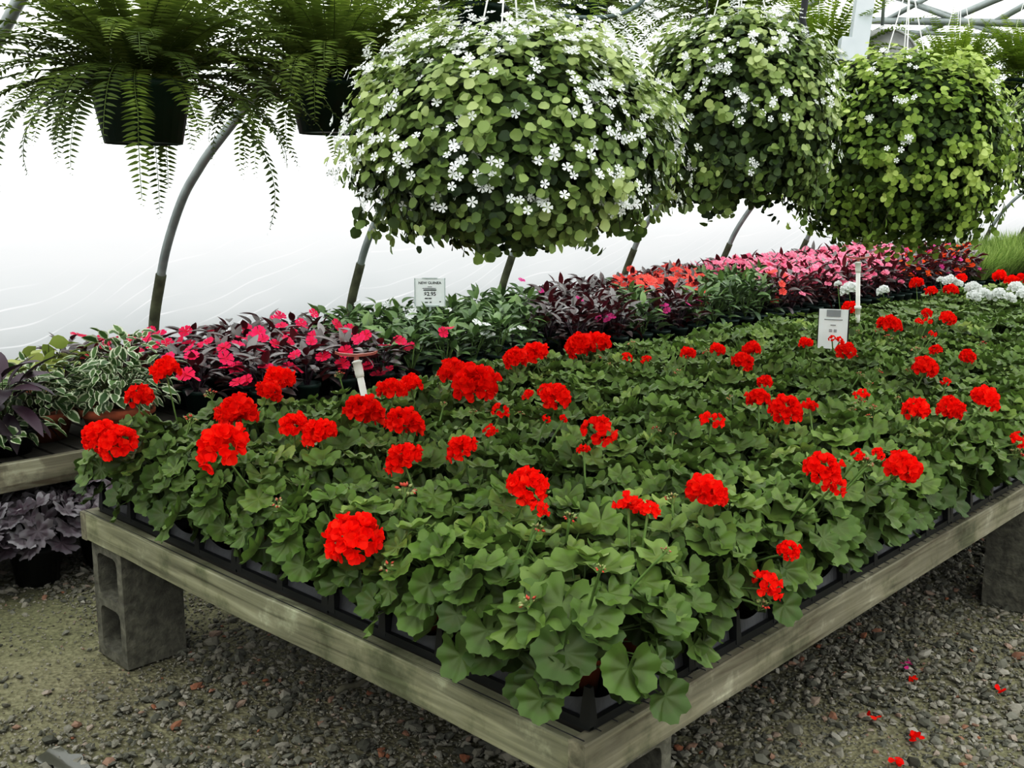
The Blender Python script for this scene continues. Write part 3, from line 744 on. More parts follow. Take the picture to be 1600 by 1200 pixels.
for p in far:
    V, F, T, M = low_arr[random.randrange(6)]; a = random.uniform(0, 6.28); R = np.array([[math.cos(a), -math.sin(a), 0], [math.sin(a), math.cos(a), 0], [0, 0, 1]])
    g.add(V @ R.T + np.array([p['x'], p['y'], BZ + .012]), F, T)
if far:
    o = link('distant_geraniums', g.mesh('distant_geraniums', MT['ger'])); tag(o, 'dark green mass of geranium foliage at the far end of the front bench', 'geraniums', kind='stuff')

# ------------------------------------------------------------------ impatiens on the back bench
def impatiens_geo(seed, n=46):
    r = np.random.default_rng(seed); g = Geo()
    az = np.arange(n) * 2.39996 + r.uniform(0, .6, n); u = (np.arange(n) + .5) / n
    phi = np.arccos(1 - u * 1.08)
    R = .085 * (1 + r.normal(0, .18, n)); hz = .15 * (1 + r.normal(0, .10, n))
    P = np.column_stack([R * np.sin(phi) * np.cos(az), R * np.sin(phi) * np.sin(az), .135 + hz * np.cos(phi)])
    rad = np.column_stack([np.cos(az), np.sin(az), np.zeros(n)])
    el = .25 + .55 * np.cos(phi) + r.normal(0, .25, n)
    tip = rad * np.cos(el)[:, None] + np.array([0, 0, 1.0]) * np.sin(el)[:, None] + r.normal(0, .2, (n, 3))
    Nn = -rad * np.sin(el)[:, None] + np.array([0, 0, 1.0]) * np.cos(el)[:, None] + r.normal(0, .2, (n, 3))
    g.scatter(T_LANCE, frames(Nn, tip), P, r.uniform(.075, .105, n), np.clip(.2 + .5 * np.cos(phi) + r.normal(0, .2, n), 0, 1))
    for k in range(6):
        a = k * 1.05; g.tube([(0, 0, .09), (.03 * math.cos(a), .03 * math.sin(a), .17), (.06 * math.cos(a), .06 * math.sin(a), .24)], [.005, .004, .003], 5, False, mi=1)
    return g
IMPN = 8
imp_b = [impatiens_geo(200 + i).mesh('foliage', [MT['bronze'], MT['redpetal']]) for i in range(IMPN)]
for m in imp_b: m.materials[1] = MT['purple']
imp_g = [impatiens_geo(200 + i).mesh('foliage', [MT['ngreen'], MT['gstem']]) for i in range(IMPN)]
g = Geo(); g.lathe([(0, .002), (.045, .002), (.047, 0), (.062, .095), (.068, .097), (.069, .115), (.063, .115), (.061, .10), (0, .10)], 16); gpot_me = g.mesh('pot', MT['gpot'])
bl_me = {}
for nm in ('crimson', 'coral', 'pink', 'magenta', 'orange', 'white'):
    L_ = []
    for s_ in range(3):
        g = Geo(); V, F, T = five_petal(.3, .10 + .06 * s_)
        V = [(x, y, z + .10 * math.sin(3 * x + s_) * abs(y)) for x, y, z in V]
        g.add(V, F, np.column_stack([np.clip(np.array(T) * .7 + .15 * s_, 0, 1), T])); L_.append(g.mesh('blossom', MT['imp_' + nm]))
    bl_me[nm] = L_
def topz(y): return .745 + .025 * max(0, y - 2.5)
def zone(px, py):
    if px < 430 + max(0, py - 490) * 3.9: return 'A'
    if px < 832: return 'B'
    if px < 965 or (px < 1085 and py > 455): return 'C'
    if px < 1085: return 'D'
    if px < 1190: return 'E' if py < 425 else ('G' if py < 465 else 'C')
    if py > 437 and px < 1305: return 'D'
    if px < 1405: return 'E'
    return 'F'
ZW = {'A': 'bronze-leaved impatiens with crimson flowers', 'B': 'green-leaved impatiens with white flowers', 'C': 'bronze-leaved impatiens with few pink flowers', 'D': 'impatiens smothered in coral red flowers', 'E': 'impatiens smothered in bright pink flowers', 'F': 'impatiens with orange and magenta flowers', 'G': 'green-leaved impatiens without open flowers'}
imps = []
for r in range(42):
    y = 2.18 + .222 * r
    for c in range(6):
        x = -4.08 - .216 * c + random.uniform(-.015, .015); yy = y + random.uniform(-.02, .02)
        if r <= 1 and c < 2 - r: continue
        if 4.35 < yy < 4.8 and c == 0: continue
        h = topz(yy) - BZ
        px, py, d = proj((x, yy, topz(yy) - .03))
        if px > 1620: continue
        imps.append(dict(x=x, y=yy, h=h, r=r, c=c, px=px, py=py, z=zone(px, py), fl=[]))
IFL = [(205, 533), (215, 552), (225, 528), (240, 545), (290, 520), (283, 534), (325, 537), (300, 560), (385, 514), (376, 531), (396, 530), (352, 563), (440, 512), (472, 513), (546, 517), (470, 508), (430, 540), (350, 545), (290, 588), (300, 592), (372, 600), (385, 597), (262, 565), (415, 577), (355, 578),
       (505, 560), (540, 552), (600, 543), (575, 575), (590, 588), (625, 535), (692, 522), (700, 516), (640, 545), (560, 530), (330, 520), (250, 525), (160, 530), (180, 540), (465, 580), (535, 572), (605, 580), (310, 545), (410, 552), (450, 535)]
IFW = [(645, 490), (652, 483), (640, 497), (758, 522), (768, 530), (745, 507), (802, 520), (815, 516), (700, 487), (790, 462), (605, 478), (560, 478), (760, 510), (720, 470)]
IFM = [(845, 456), (935, 500), (955, 496), (948, 502), (1042, 488), (1075, 478), (1092, 472), (1038, 480), (815, 440), (905, 470)]
def put_flower(px, py, kd, wpx=None):
    z = .76; P = None
    for _ in range(4):
        P = atz(px, py, z); z = topz(P[1]) + .0
    if P[0] < -5.32: P = atx(px, py, -5.3)
    if P[0] > -4.0: P = atx(px, py, -4.0)
    b = min(imps, key=lambda p: (p['x'] - P[0]) ** 2 + (p['y'] - P[1]) ** 2)
    b['fl'].append((P, kd))
for px, py in IFL: put_flower(px, py, 'crimson')
for px, py in IFW: put_flower(px, py, 'white')
for px, py in IFM: put_flower(px, py, 'magenta')
for p in imps:
    k = {'A': 1, 'D': 10, 'E': 13, 'F': 12}.get(p['z'], 0)
    col = {'A': 'crimson', 'D': 'coral', 'E': 'pink'}.get(p['z'])
    for i in range(k):
        a = random.uniform(0, 6.28); ph = math.acos(1 - random.uniform(0, .75 if p['c'] > 1 else 1.0)); rr_ = .125
        P = np.array([p['x'] + rr_ * math.sin(ph) * math.cos(a), p['y'] + rr_ * math.sin(ph) * math.sin(a), BZ + .12 + (p['h'] - .10) * (.25 + .75 * math.cos(ph))])
        P[2] += .02
        p['fl'].append((P, col or random.choice(['orange', 'orange', 'magenta'])))
for p in imps:
    lab = f"{ZW[p['z']]}, {ordinal(p['r'] + 1)} row along the back bench, {ordinal(p['c'] + 1)} from the front"
    t = thing('potted_impatiens', lab, 'impatiens', (p['x'], p['y'], BZ), group='potted impatiens on the back bench')
    link('pot', gpot_me, t)
    src = imp_g if p['z'] in 'BG' else imp_b
    if p['z'] == 'C' and (p['r'] * 7 + p['c'] * 3) % 5 == 0: src = imp_g
    f = link('foliage', random.choice(src), t, None, random.uniform(0, 6.28)); sh = p['h'] / .30
    f.scale = (1.12, 1.12, sh * random.uniform(.93, 1.05))
    for (P, kd) in p['fl']:
        fl = link('blossom', random.choice(bl_me[kd]), t, Vector(P) - t.location + Vector((0, 0, .008)))
        s_ = random.uniform(.026, .036) * (1.2 if kd in ('crimson', 'pink', 'coral') else 1); fl.scale = (s_,) * 3
        dd = C0 - np.array(P); dd /= np.linalg.norm(dd)
        v = Vector((random.gauss(0, .35) + .30, random.gauss(0, .35) - .25, .8)); fl.rotation_euler = v.to_track_quat('Z', 'Y').to_euler()

# soft grassy plants at the far end
def grass_geo(seed):
    r = np.random.default_rng(seed); g = Geo()
    for i in range(260):
        a = r.uniform(0, 6.28); e = r.uniform(.5, 1.5); L = r.uniform(.18, .34); rr_ = r.uniform(0, .09)
        b = np.array([rr_ * math.cos(a), rr_ * math.sin(a), .1]); d = np.array([math.cos(a) * math.cos(e), math.sin(a) * math.cos(e), math.sin(e)])
        m = b + d * L * .55; tp = b + d * L + np.array([math.cos(a), math.sin(a), -.6]) * L * .2
        s_ = np.cross(d, [0, 0, 1]); s_ = s_ / (np.linalg.norm(s_) + 1e-6) * .004
        q = r.uniform()
        g.add([b - s_, b + s_, m + s_ * 1.2, m - s_ * 1.2, tp], [[0, 1, 2, 3], [3, 2, 4]], (q, .5))
    return g.mesh('foliage', MT['grass'])
gr_me = [grass_geo(i) for i in range(4)]
i = 0
for r in range(11):
    y = 11.75 + .36 * r
    for c in range(4):
        x = -4.12 - .27 * c
        if proj((x, y, .9))[0] > 1640: continue
        t = thing('potted_grass', f'soft bright green grassy plant at far end of back bench, {ordinal(r + 1)} row, {ordinal(c + 1)} from the front', 'grassy plant', (x, y, BZ), group='grassy plants at the far end')
        link('pot', gpot_me, t); f = link('foliage', gr_me[i % 4], t, None, random.uniform(0, 6)); f.scale = (.95, .95, 1.3 + .04 * r); i += 1

# ------------------------------------------------------------------ mixed planters at the near end of the back bench
def leafy(seed, n, R, h, z0, tmpl, sc, mat, up=.4, jit=.25, stem='stemdark', squash=1.12, asp=1.0):
    r = np.random.default_rng(seed); g = Geo()
    az = np.arange(n) * 2.39996 + r.uniform(0, .6, n); u = (np.arange(n) + .5) / n; phi = np.arccos(1 - u * squash)
    f = r.uniform(.55, 1.1, n)
    P = np.column_stack([R * f * np.sin(phi) * np.cos(az), R * f * np.sin(phi) * np.sin(az), z0 + h * f * np.cos(phi)])
    rad = np.column_stack([np.cos(az), np.sin(az), np.zeros(n)]); el = up * np.cos(phi) + r.normal(0, jit, n)
    tip = rad * np.cos(el)[:, None] + np.array([0, 0, 1.0]) * np.sin(el)[:, None] + r.normal(0, .2, (n, 3))
    Nn = -rad * np.sin(el)[:, None] + np.array([0, 0, 1.0]) * np.cos(el)[:, None] + rad * .35 + r.normal(0, jit, (n, 3))
    s_ = r.uniform(*sc, n); g.scatter(tmpl, frames(Nn, tip), P, np.column_stack([s_ * asp, s_, s_]), r.uniform(0, 1, n))
    for k in range(0, n, 3): g.tube([(0, 0, z0 - .05), P[k] * .6 + np.array([0, 0, z0 * .3]), P[k]], [.003, .0025, .0015], 4, False, mi=1)
    return g.mesh('foliage', [MT[mat], MT[stem]])
def bowl(R, h):
    g = Geo(); g.lathe([(0, .003), (R * .68, .003), (R * .7, 0), (R * .9, h * .72), (R, h * .74), (R * 1.02, h), (R * .93, h), (R * .88, h * .85), (0, h * .85)], 28); return g
b1 = bowl(.155, .125).mesh('bowl', MT['terra']); b2 = bowl(.14, .12).mesh('bowl', MT['terra'])
def planter(name, label, cat, loc, pot, parts, group='mixed planters at the near end of the back bench'):
    t = thing(name, label, cat, loc, group=group)
    if pot is not None: link('pot', pot, t)
    for nm, me, l in parts: link(nm, me, t, l)
    return t
T_VAR = lance_leaf(.30, .07, .2, 4)
planter('variegated_planter', 'white and green variegated plant trailing over a terracotta bowl beside the geraniums', 'planter', (-4.17, 1.94, BZ), b1,
        [('foliage', leafy(1, 230, .22, .19, .16, T_VAR, (.045, .075), 'vari', .3, .35), None)])
planter('lime_planter', 'cream and green variegated plant in a terracotta bowl, next to the purple plant', 'planter', (-4.32, 1.68, BZ), b2,
        [('foliage', leafy(2, 170, .20, .17, .15, T_VAR, (.05, .08), 'vari', .4, .35), None), ('variegated_trail', leafy(5, 60, .20, .08, .14, T_VAR, (.04, .06), 'vari', -.3, .3), None)])
planter('lime_planter', 'pale yellow green plant with broad leaves against the white wall at far left', 'planter', (-4.88, 1.95, BZ), b2,
        [('foliage', leafy(3, 120, .26, .17, .14, T_VAR, (.07, .12), 'lime', .3, .3), None)])
planter('variegated_planter', 'loose variegated plant between lime plants and crimson impatiens', 'planter', (-4.62, 2.2, BZ), b2,
        [('foliage', leafy(4, 170, .22, .20, .17, T_VAR, (.05, .085), 'vari', .4, .35), None)])
planter('lime_planter', 'light green leafy plant at the left edge behind the purple plant', 'planter', (-4.72, 1.45, BZ), b2,
        [('foliage', leafy(6, 150, .25, .15, .13, T_VAR, (.06, .10), 'vari', .3, .35), None)])
planter('purple_planter', 'dark purple spiky-leaved plant with variegated trailers at the left edge', 'planter', (-4.17, 1.48, BZ), None,
        [('pot', bowl(.13, .11).mesh('bowl', MT['black']), None), ('purple_foliage', leafy(7, 30, .07, .16, .17, lance_leaf(.17, .05, .3, 6), (.15, .22), 'purple', 1.0, .25), None),
         ('variegated_trail', leafy(8, 90, .18, .06, .10, T_VAR, (.05, .075), 'vari', -.4, .3, squash=1.3), None)])
planter('trailing_plant', 'low green trailing plant on the bench edge below the purple plant', 'planter', (-4.12, 1.75 - .42, BZ), None,
        [('pot', bowl(.09, .06).mesh('bowl', MT['black']), None), ('foliage', leafy(9, 50, .12, .05, .06, T_VAR, (.04, .07), 'vari', -.1, .3, squash=1.2), None)])

# heucheras below the back bench
T_HEU = geranium_leaf(nb=44, lobes=7, ruf=.10, cup=.10, lobe_amp=.22, cren=.05, notch=.7)
hp = Geo(); hp.lathe([(0, .003), (.075, .003), (.078, 0), (.095, .13), (.1, .13), (.1, .15), (.09, .15), (.088, .135), (0, .13)], 20); hp = hp.mesh('pot', MT['black'])
hl = []
for s_ in range(3):
    r = np.random.default_rng(300 + s_); n = 50; g = Geo(); az = np.arange(n) * 2.39996; u = (np.arange(n) + .5) / n; phi = np.arccos(1 - u * 1.15)
    P = np.column_stack([.15 * np.sin(phi) * np.cos(az), .15 * np.sin(phi) * np.sin(az), .17 + .11 * np.cos(phi)]) + r.normal(0, .012, (n, 3))
    rad = np.column_stack([np.cos(az), np.sin(az), np.zeros(n)]); Nn = rad * (.7 * np.sin(phi))[:, None] + np.array([0, 0, .8]) + r.normal(0, .2, (n, 3))
    g.scatter(T_HEU, frames(Nn, rad + np.array([0, 0, -.5])), P, r.uniform(.034, .05, n), r.uniform(0, 1, n))
    for i in range(0, n): g.tube([(0, 0, .13), P[i] * .5 + np.array([0, 0, .09]), P[i]], .0018, 4, False, mi=1)
    hl.append(g.mesh('foliage', [MT['heu'], MT['purple']]))
HP = [(-3.98, 1.20, 'leftmost, at the photo edge'), (-3.96, 1.48, 'second from the left'), (-3.98, 1.76, 'third from the left'), (-3.97, 2.03, 'rightmost, beside the concrete block'), (-4.25, 1.62, 'middle of the rear row'), (-4.25, 1.34, 'left in the rear row'), (-4.25, 1.9, 'right in the rear row')]
for i, (x, y, wl) in enumerate(HP):
    t = thing('potted_heuchera', f'silvery purple leaved plant in black pot under the back bench, {wl}', 'potted plant', (x, y, 0), group='purple plants under the back bench')
    link('pot', hp, t); f = link('foliage', hl[i % 3], t, None, i * 1.3); f.scale = (1.15, 1.15, 1.2)

# ------------------------------------------------------------------ hanging baskets of bacopa
def dome(direction, a, top, bot, e=2.5):
    d = direction; k = np.where(d[:, 2] > 0, top, bot)
    q = (np.abs(d[:, 0] / a) ** e + np.abs(d[:, 1] / a) ** e)
    q = ((d[:, 0] ** 2 + d[:, 1] ** 2) ** .5 / a) ** e + np.abs(d[:, 2] / k) ** e
    return q ** (-1 / e)
def bacopa(center, a, top, bot, label, seed, nshoot, nflow, mat, fl_top=.35, cut=-.75):
    r = np.random.default_rng(seed)
    t = thing('hanging_basket', label, 'hanging basket', tuple(center), group='hanging baskets of white bacopa')
    D = sph(int(nshoot * 1.7), r); D = D[D[:, 2] > cut][:nshoot]; n = len(D)
    rad = dome(D, a, top, bot)
    nz = np.array([noise.fractal((v * 3.2 + np.array([seed, 0, 0])).tolist(), 1.0, 2.0, 3) for v in D])
    rad = rad * (1 + .15 * nz + r.normal(0, .03, n))
    P = D * rad[:, None]
    P[:, 2] -= np.where(D[:, 2] < -.15, np.abs(r.normal(0, .035, n)), 0)
    out = D * np.array([1 / a ** 2, 1 / a ** 2, 1 / top ** 2]); out /= np.linalg.norm(out, axis=1)[:, None]
    g = Geo()
    light = np.clip(.48 + .9 * nz + .22 * D[:, 2], 0, 1)  # raised and upward-facing leaves tinted lighter, light from above put into their colour
    for k in range(7):
        ph = k * .9 + r.uniform(0, .5, n); b = np.cross(out, np.array([.13, .31, .94])); b /= np.linalg.norm(b, axis=1)[:, None]; c = np.cross(out, b)
        tip = b * np.cos(ph)[:, None] + c * np.sin(ph)[:, None] + out * r.uniform(-.1, .5, n)[:, None] + np.array([0, 0, -.35])
        Nn = out + np.array([0, 0, .35]) + r.normal(0, .35, (n, 3))
        off = -out * (.012 * k) + r.normal(0, .008, (n, 3))
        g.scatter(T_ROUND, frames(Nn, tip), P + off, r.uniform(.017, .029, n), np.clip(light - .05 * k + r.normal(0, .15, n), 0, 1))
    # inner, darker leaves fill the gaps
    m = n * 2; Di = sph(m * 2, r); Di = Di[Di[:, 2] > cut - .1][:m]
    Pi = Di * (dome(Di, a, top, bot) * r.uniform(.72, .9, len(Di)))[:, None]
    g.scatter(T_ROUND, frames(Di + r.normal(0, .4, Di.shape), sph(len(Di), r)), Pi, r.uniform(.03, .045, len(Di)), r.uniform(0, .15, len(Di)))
    # trailing stems below the skirt
    for i in range(46):
        az = r.uniform(0, 6.28); rr_ = a * r.uniform(.5, .98); L = r.uniform(.02, .07); p = np.array([rr_ * math.cos(az), rr_ * math.sin(az), -bot * .55])
        pts = [p, p + np.array([.01, 0, -L * .5]), p + np.array([.02 * r.normal(), .02 * r.normal(), -L - bot * .2])]
        g.tube(pts, .0015, 4, False, mi=1)
        q = np.array([pts[1], pts[2], pts[2] * .6 + pts[1] * .4]); g.scatter(T_ROUND, frames(sph(3, r), np.array([[0, 0, -1.0]] * 3) + r.normal(0, .4, (3, 3))), q, r.uniform(.024, .036, 3), r.uniform(.1, .6, 3))
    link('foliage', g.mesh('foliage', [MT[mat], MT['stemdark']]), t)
    # pot inside
    g = Geo(); g.lathe([(0, -.16), (.10, -.16), (.15, .02), (.155, .02), (.155, .035), (0, .03)], 20); link('pot', g.mesh('pot', MT['gpot']), t)
    # blossoms: those that face the camera and show largest as pieces of their own, the rest as one mass
    Df = sph(nflow * 5, r); pr = np.clip(fl_top + .55 * Df[:, 2] + .35, .05, 1) * (Df[:, 2] > -.6)
    Df = Df[r.uniform(size=len(Df)) < pr][:nflow]
    nzf = np.array([noise.fractal((v * 3.2 + np.array([seed, 0, 0])).tolist(), 1.0, 2.0, 3) for v in Df])
    Pf = Df * (dome(Df, a, top, bot) * (1.05 + .15 * nzf + r.normal(0, .015, len(Df))))[:, None]
    Pc = []; 
    for p, d in zip(Pf, Df):
        for q in range(r.integers(2, 5)): Pc.append((p + r.normal(0, .016, 3), d))
    toc = C0 - np.array(center); toc = toc / np.linalg.norm(toc)
    Pc.sort(key=lambda pd: -(pd[1] @ toc))
    for p, d in Pc[:100]:
        o = link('blossom', BF, t, p); s_ = r.uniform(.0095, .0125); o.scale = (s_, s_, s_)
        o.rotation_euler = Vector(d * .8 + np.array([0, 0, .3]) + toc * .3 + r.normal(0, .3, 3)).to_track_quat('Z', 'Y').to_euler()
    rest = Pc[100:]
    if rest:
        g = Geo(); pp = np.array([p for p, _ in rest]); dd = np.array([d for _, d in rest])
        g.scatter(T_FIVE, frames(dd + np.array([0, 0, .4]) + r.normal(0, .3, dd.shape), sph(len(dd), r)), pp, r.uniform(.0095, .0125, len(dd)), r.uniform(.4, 1, len(dd)))
        o = link('small_blossoms', g.mesh('small_blossoms', MT['whitepetal']), t); o['kind'] = 'stuff'
    hang(t, center, .14, .03)
    return t
g = Geo(); g.add(*[T_FIVE[0], T_FIVE[1]], tint=(.9, .5)); BF = g.mesh('blossom', MT['whitepetal'])
def hang(t, center, r0, z0, mat='wire'):
    top = roofz(center[0]) - .03 - center[2]
    hk = min(top - .12, .62)
    for k in range(4):
        a = k * PI / 2 + .5; g = Geo(); g.tube([(r0 * math.cos(a), r0 * math.sin(a), z0), (0, 0, hk)], .0022, 5); link('hanger_wire', g.mesh('hanger_wire', MT[mat]), t)
    g = Geo(); g.tube([(0, 0, hk - .005), (.012, 0, hk + .03), (0, 0, hk + .06), (0, 0, top)], .003, 6); link('hook', g.mesh('hook', MT['steel']), t)
bacopa(atd(797, 268, 2.45), .375, .315, .10, 'largest hanging basket, a wide green dome covered in small white flowers', 1, 2300, 520, 'bac', .35)
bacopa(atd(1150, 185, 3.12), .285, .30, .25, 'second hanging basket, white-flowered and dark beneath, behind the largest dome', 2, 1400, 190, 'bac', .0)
bacopa(atd(1405, 235, 3.85), .385, .34, .31, 'round light green hanging basket with very few white flowers, on the right', 3, 2100, 40, 'bac2', -.05, cut=-.9)
bacopa(atd(1690, 215, 4.95), .36, .29, .26, 'farthest hanging basket, half cut off by the right photo edge', 4, 1000, 70, 'bac', -.05)

# ------------------------------------------------------------------ hanging ferns
def fern(center, rad, label, seed, n=85, mat='fern', upright=.0, up_lim=1.45):
    r = np.random.default_rng(seed); t = thing('hanging_fern', label, 'fern', tuple(center), group='boston ferns hanging from the hoops')
    g = Geo(); PV = [(0, 0, 0), (-.14, .25, .02), (0, .3, -.03), (.14, .25, .02), (-.10, .65, 0), (.10, .65, 0), (0, 1, -.08)]; PF = [[0, 2, 1], [0, 3, 2], [1, 2, 4], [2, 3, 5], [2, 5, 6, 4]]
    for i in range(n):
        az = i * 2.39996 + r.uniform(-.2, .2); u = (i + .5) / n
        e0 = (1.35 - 1.25 * u ** .8) + r.normal(0, .12) + upright
        L = rad * r.uniform(.8, 1.2) * (1.0 if u > .3 else .85); drop = r.uniform(.8, 1.9) * (.5 + .7 * u) * (1 - .5 * upright)
        m = 34; pts = [np.array([.05 * math.cos(az), .05 * math.sin(az), .02])]; e = e0; aa = az
        for k in range(m):
            e -= drop / m * (.4 + 1.2 * k / m); aa += r.normal(0, .012); pts.append(pts[-1] + L * 1.15 / m * np.array([math.cos(e) * math.cos(aa), math.cos(e) * math.sin(aa), math.sin(e)]))
        pts = np.array(pts); q = r.uniform(0, 1); rnd = np.clip(.15 + .45 * (1 - u) + .4 * (q - .4), 0, 1)
        g.tube(pts[::3], np.linspace(.0022, .0008, len(pts[::3])), 4, False, (.3, .5))
        tn = np.gradient(pts, axis=0); tn /= np.linalg.norm(tn, axis=1)[:, None]
        pos = pts[3:]; tt = tn[3:]; K = len(pos); s_ = np.linspace(0, 1, K); ln = .043 * (np.sin(PI * (.12 + .86 * s_)) ** .7) * (rad / .42)
        side = np.cross(tt, np.array([0, 0, 1.0])); side /= np.linalg.norm(side, axis=1)[:, None] + 1e-6; nn = np.cross(side, tt)
        for sg in (-1, 1):
            tip = side * sg + tt * .25 - np.array([0, 0, .12])
            g.scatter((PV, PF, [0] * 7), frames(nn + r.normal(0, .12, nn.shape), tip), pos + tt * (.25 * L / m * (sg > 0)), np.column_stack([ln * 1.0, ln, ln]), np.clip(rnd + r.normal(0, .06, K), 0, 1))
    link('fronds', g.mesh('fronds', MT[mat]), t)
    g = Geo(); g.lathe([(0, -.135), (.098, -.135), (.10, -.14), (.128, .0), (.135, .0), (.137, .018), (.128, .018), (0, .005)], 26); link('pot', g.mesh('pot', MT['gpot']), t)
    hang(t, center, .13, .015)
    return t
f1 = atd(220, 140, 2.72); fern(f1, .42, 'dark green fern spilling over a dark green pot, leftmost, nearest the wall', 1, 150)
f2 = atd(515, 138, 3.25); fern(f2, .46, 'dark green fern half hidden behind the largest white-flowered dome', 2, 150)
fern(atd(740, 20, 3.9), .44, 'fern behind the top of the largest flower basket', 3, 70, 'fernlight')
fern(atd(905, 18, 4.9), .50, 'fern peeping above the gap between the first two flower baskets', 6, 70, 'fernlight')
fern(atd(1130, 40, 5.2), .48, 'pale green fern behind the top of the second flower basket', 8, 90, 'fernlight', .15)
fern(atd(1275, 120, 4.75), .40, 'bright green upright fern between the second basket and the pale post', 4, 70, 'fernlight', .25)
fern(atd(1490, 150, 5.6), .40, 'bright green fern behind the round light green basket', 5, 75, 'fernlight', .3)
fern(atd(1600, 130, 5.7), .40, 'bright green fern at the upper right photo edge', 7, 70, 'fernlight', .2)

# ------------------------------------------------------------------ risers
def riser(base, top, label):
    base = np.array(base); top = np.array(top); t = thing('sprinkler_riser', label, 'sprinkler', (base[0], base[1], BZ), group='white sprinkler risers in the front bench')
    b = np.array([0, 0, 0.0]); e = top - np.array([base[0], base[1], BZ]); L = np.linalg.norm(e); u = e / L
    s0 = b
    g = Geo(); g.tube([s0, e * .995], .0125, 12); link('pipe', g.mesh('pipe', MT['pvc']), t)
    for k, (f0, f1, rr_) in enumerate(((L - .05, L - .012, .0165), )):
        g = Geo(); g.tube([u * (f0 - .015), u * (f0 - .014), u * f0, u * f1, u * (f1 + .001), u * (f1 + .006)], [.0128, .0155, .0165, .0165, .019, .019], 14); link('coupling', g.mesh('coupling', MT['pvc']), t)
    return t, e, u, L
def rotor(t, e, ang, span):
    g = Geo()
    g.tube([e, e + np.array([0, 0, .018])], [.010, .008], 8)
    for s_ in (-1, 1):
        dx = np.array([math.cos(ang) * s_, math.sin(ang) * s_, 0]); n_ = np.array([-dx[1], dx[0], 0])
        p0 = e + np.array([0, 0, .015])
        V = []
        for q, h, wd in ((0, 0, .010), (.4, .002, .009), (.8, .006, .007), (1, .012, .004)):
            c = p0 + dx * span * q + np.array([0, 0, h]); V += [c - n_ * wd + np.array([0, 0, -.004]), c + n_ * wd + np.array([0, 0, -.004]), c + n_ * wd + np.array([0, 0, .005]), c - n_ * wd + np.array([0, 0, .005])]
        F = [[i * 4 + j, i * 4 + (j + 1) % 4, (i + 1) * 4 + (j + 1) % 4, (i + 1) * 4 + j] for i in range(3) for j in range(4)] + [[0, 1, 2, 3][::-1], [12, 13, 14, 15]]
        g.add(V, F)
    link('rotor', g.mesh('rotor', MT['rotor'], False), t)
r1 = atz(572, 632, .74); tp = aty(557, 562, r1[1]); bs = r1 + (r1 - tp) * ((r1[2] - BZ) / (tp[2] - r1[2]))
t, e, u, L = riser((bs[0], bs[1]), tp, 'white plastic sprinkler pipe with brown rotor arms, leaning among near red flowers'); rotor(t, e, YAW + .12, .075)
r2 = atz(1344, 505, .76); tp = aty(1341, 408, r2[1])
t, e, u, L = riser((r2[0], r2[1]), tp, 'white plastic sprinkler pipe standing behind the price card, before pink flowers'); rotor(t, e, YAW + .05, .075)
g = Geo(); q = r2[2] - BZ + .08; g.tube([u * (q - .03), u * (q - .028), u * q, u * (q + .001), u * (q + .018), u * (q + .02)], [.0128, .0155, .0155, .020, .020, .0128], 14); link('coupling', g.mesh('coupling', MT['pvc']), t)

# ------------------------------------------------------------------ price cards
def text(parent, s, size, loc, mat, rot=(PI / 2, 0, 0), bold=False):
    cu = bpy.data.curves.new('lettering', 'FONT'); cu.body = s; cu.size = size; cu.align_x = 'CENTER'; cu.align_y = 'CENTER'
    if bold: cu.offset = size * .02
    tmp = bpy.data.objects.new('lettering_curve', cu); COL.objects.link(tmp)
    me = bpy.data.meshes.new_from_object(tmp.evaluated_get(bpy.context.evaluated_depsgraph_get()))
    bpy.data.objects.remove(tmp); me.materials.clear(); me.materials.append(mat)
    o = bpy.data.objects.new('lettering', me); COL.objects.link(o); o.parent = parent; o.location = loc; o.rotation_euler = rot
    return o
def bar(g, x, z, w_, h): g.box((x, -.0045, z), (w_, .001, h))
# card in the impatiens
pb = atx(672, 470, -4.72); depth = proj(pb)[2]; px2m = depth / FPX
t = thing('price_card', 'white price card on a stake among green impatiens, before plastic wall', 'sign', (pb[0], pb[1], BZ), YAW, group='price cards')
ch = 44 * px2m; cw = 48 * px2m; zc = pb[2] - BZ + ch * .30
Rt = Matrix.Rotation(-.10, 3, 'X')
g = Geo(); g.box((0, 0, zc), (cw, .004, ch)); link('card', g.mesh('card', MT['paper'], False), t)
g = Geo()
for s_ in (-1, 1): g.box((s_ * (cw / 2 - .002), -.003, zc), (.006, .006, ch))
g.box((0, -.003, zc + ch / 2), (cw * .5, .006, .006)); g.box((0, -.003, zc - ch / 2 + .003), (cw * .6, .01, .010)); link('frame', g.mesh('frame', MT['signpost'], False), t)
g = Geo(); g.box((0, 0, (zc - ch / 2) / 2), (.014, .006, zc - ch / 2)); link('stake', g.mesh('stake', MT['signpost'], False), t)
text(t, 'NEW GUINEA', ch * .13, (0, -.0032, zc + ch * .33), MT['ink'], bold=True)
text(t, '$2.95', ch * .19, (0, -.0032, zc - ch * .06), MT['ink'], bold=True)
g = Geo()
for x, z, w_ in ((0, .20, .14), (-.02, .145, .44), (.0, .085, .42)): bar(g, x * cw, zc + z * ch, w_ * cw, ch * (.018 if z > .1 else .035))
for x, z, w_ in ((-.12, -.21, .10), (.0, -.21, .10), (-.12, -.35, .10), (.02, -.35, .06), (.33, -.33, .05)): bar(g, x * cw, zc + z * ch, w_ * cw, ch * .035)
link('small_print', g.mesh('small_print', MT['ink'], False), t)
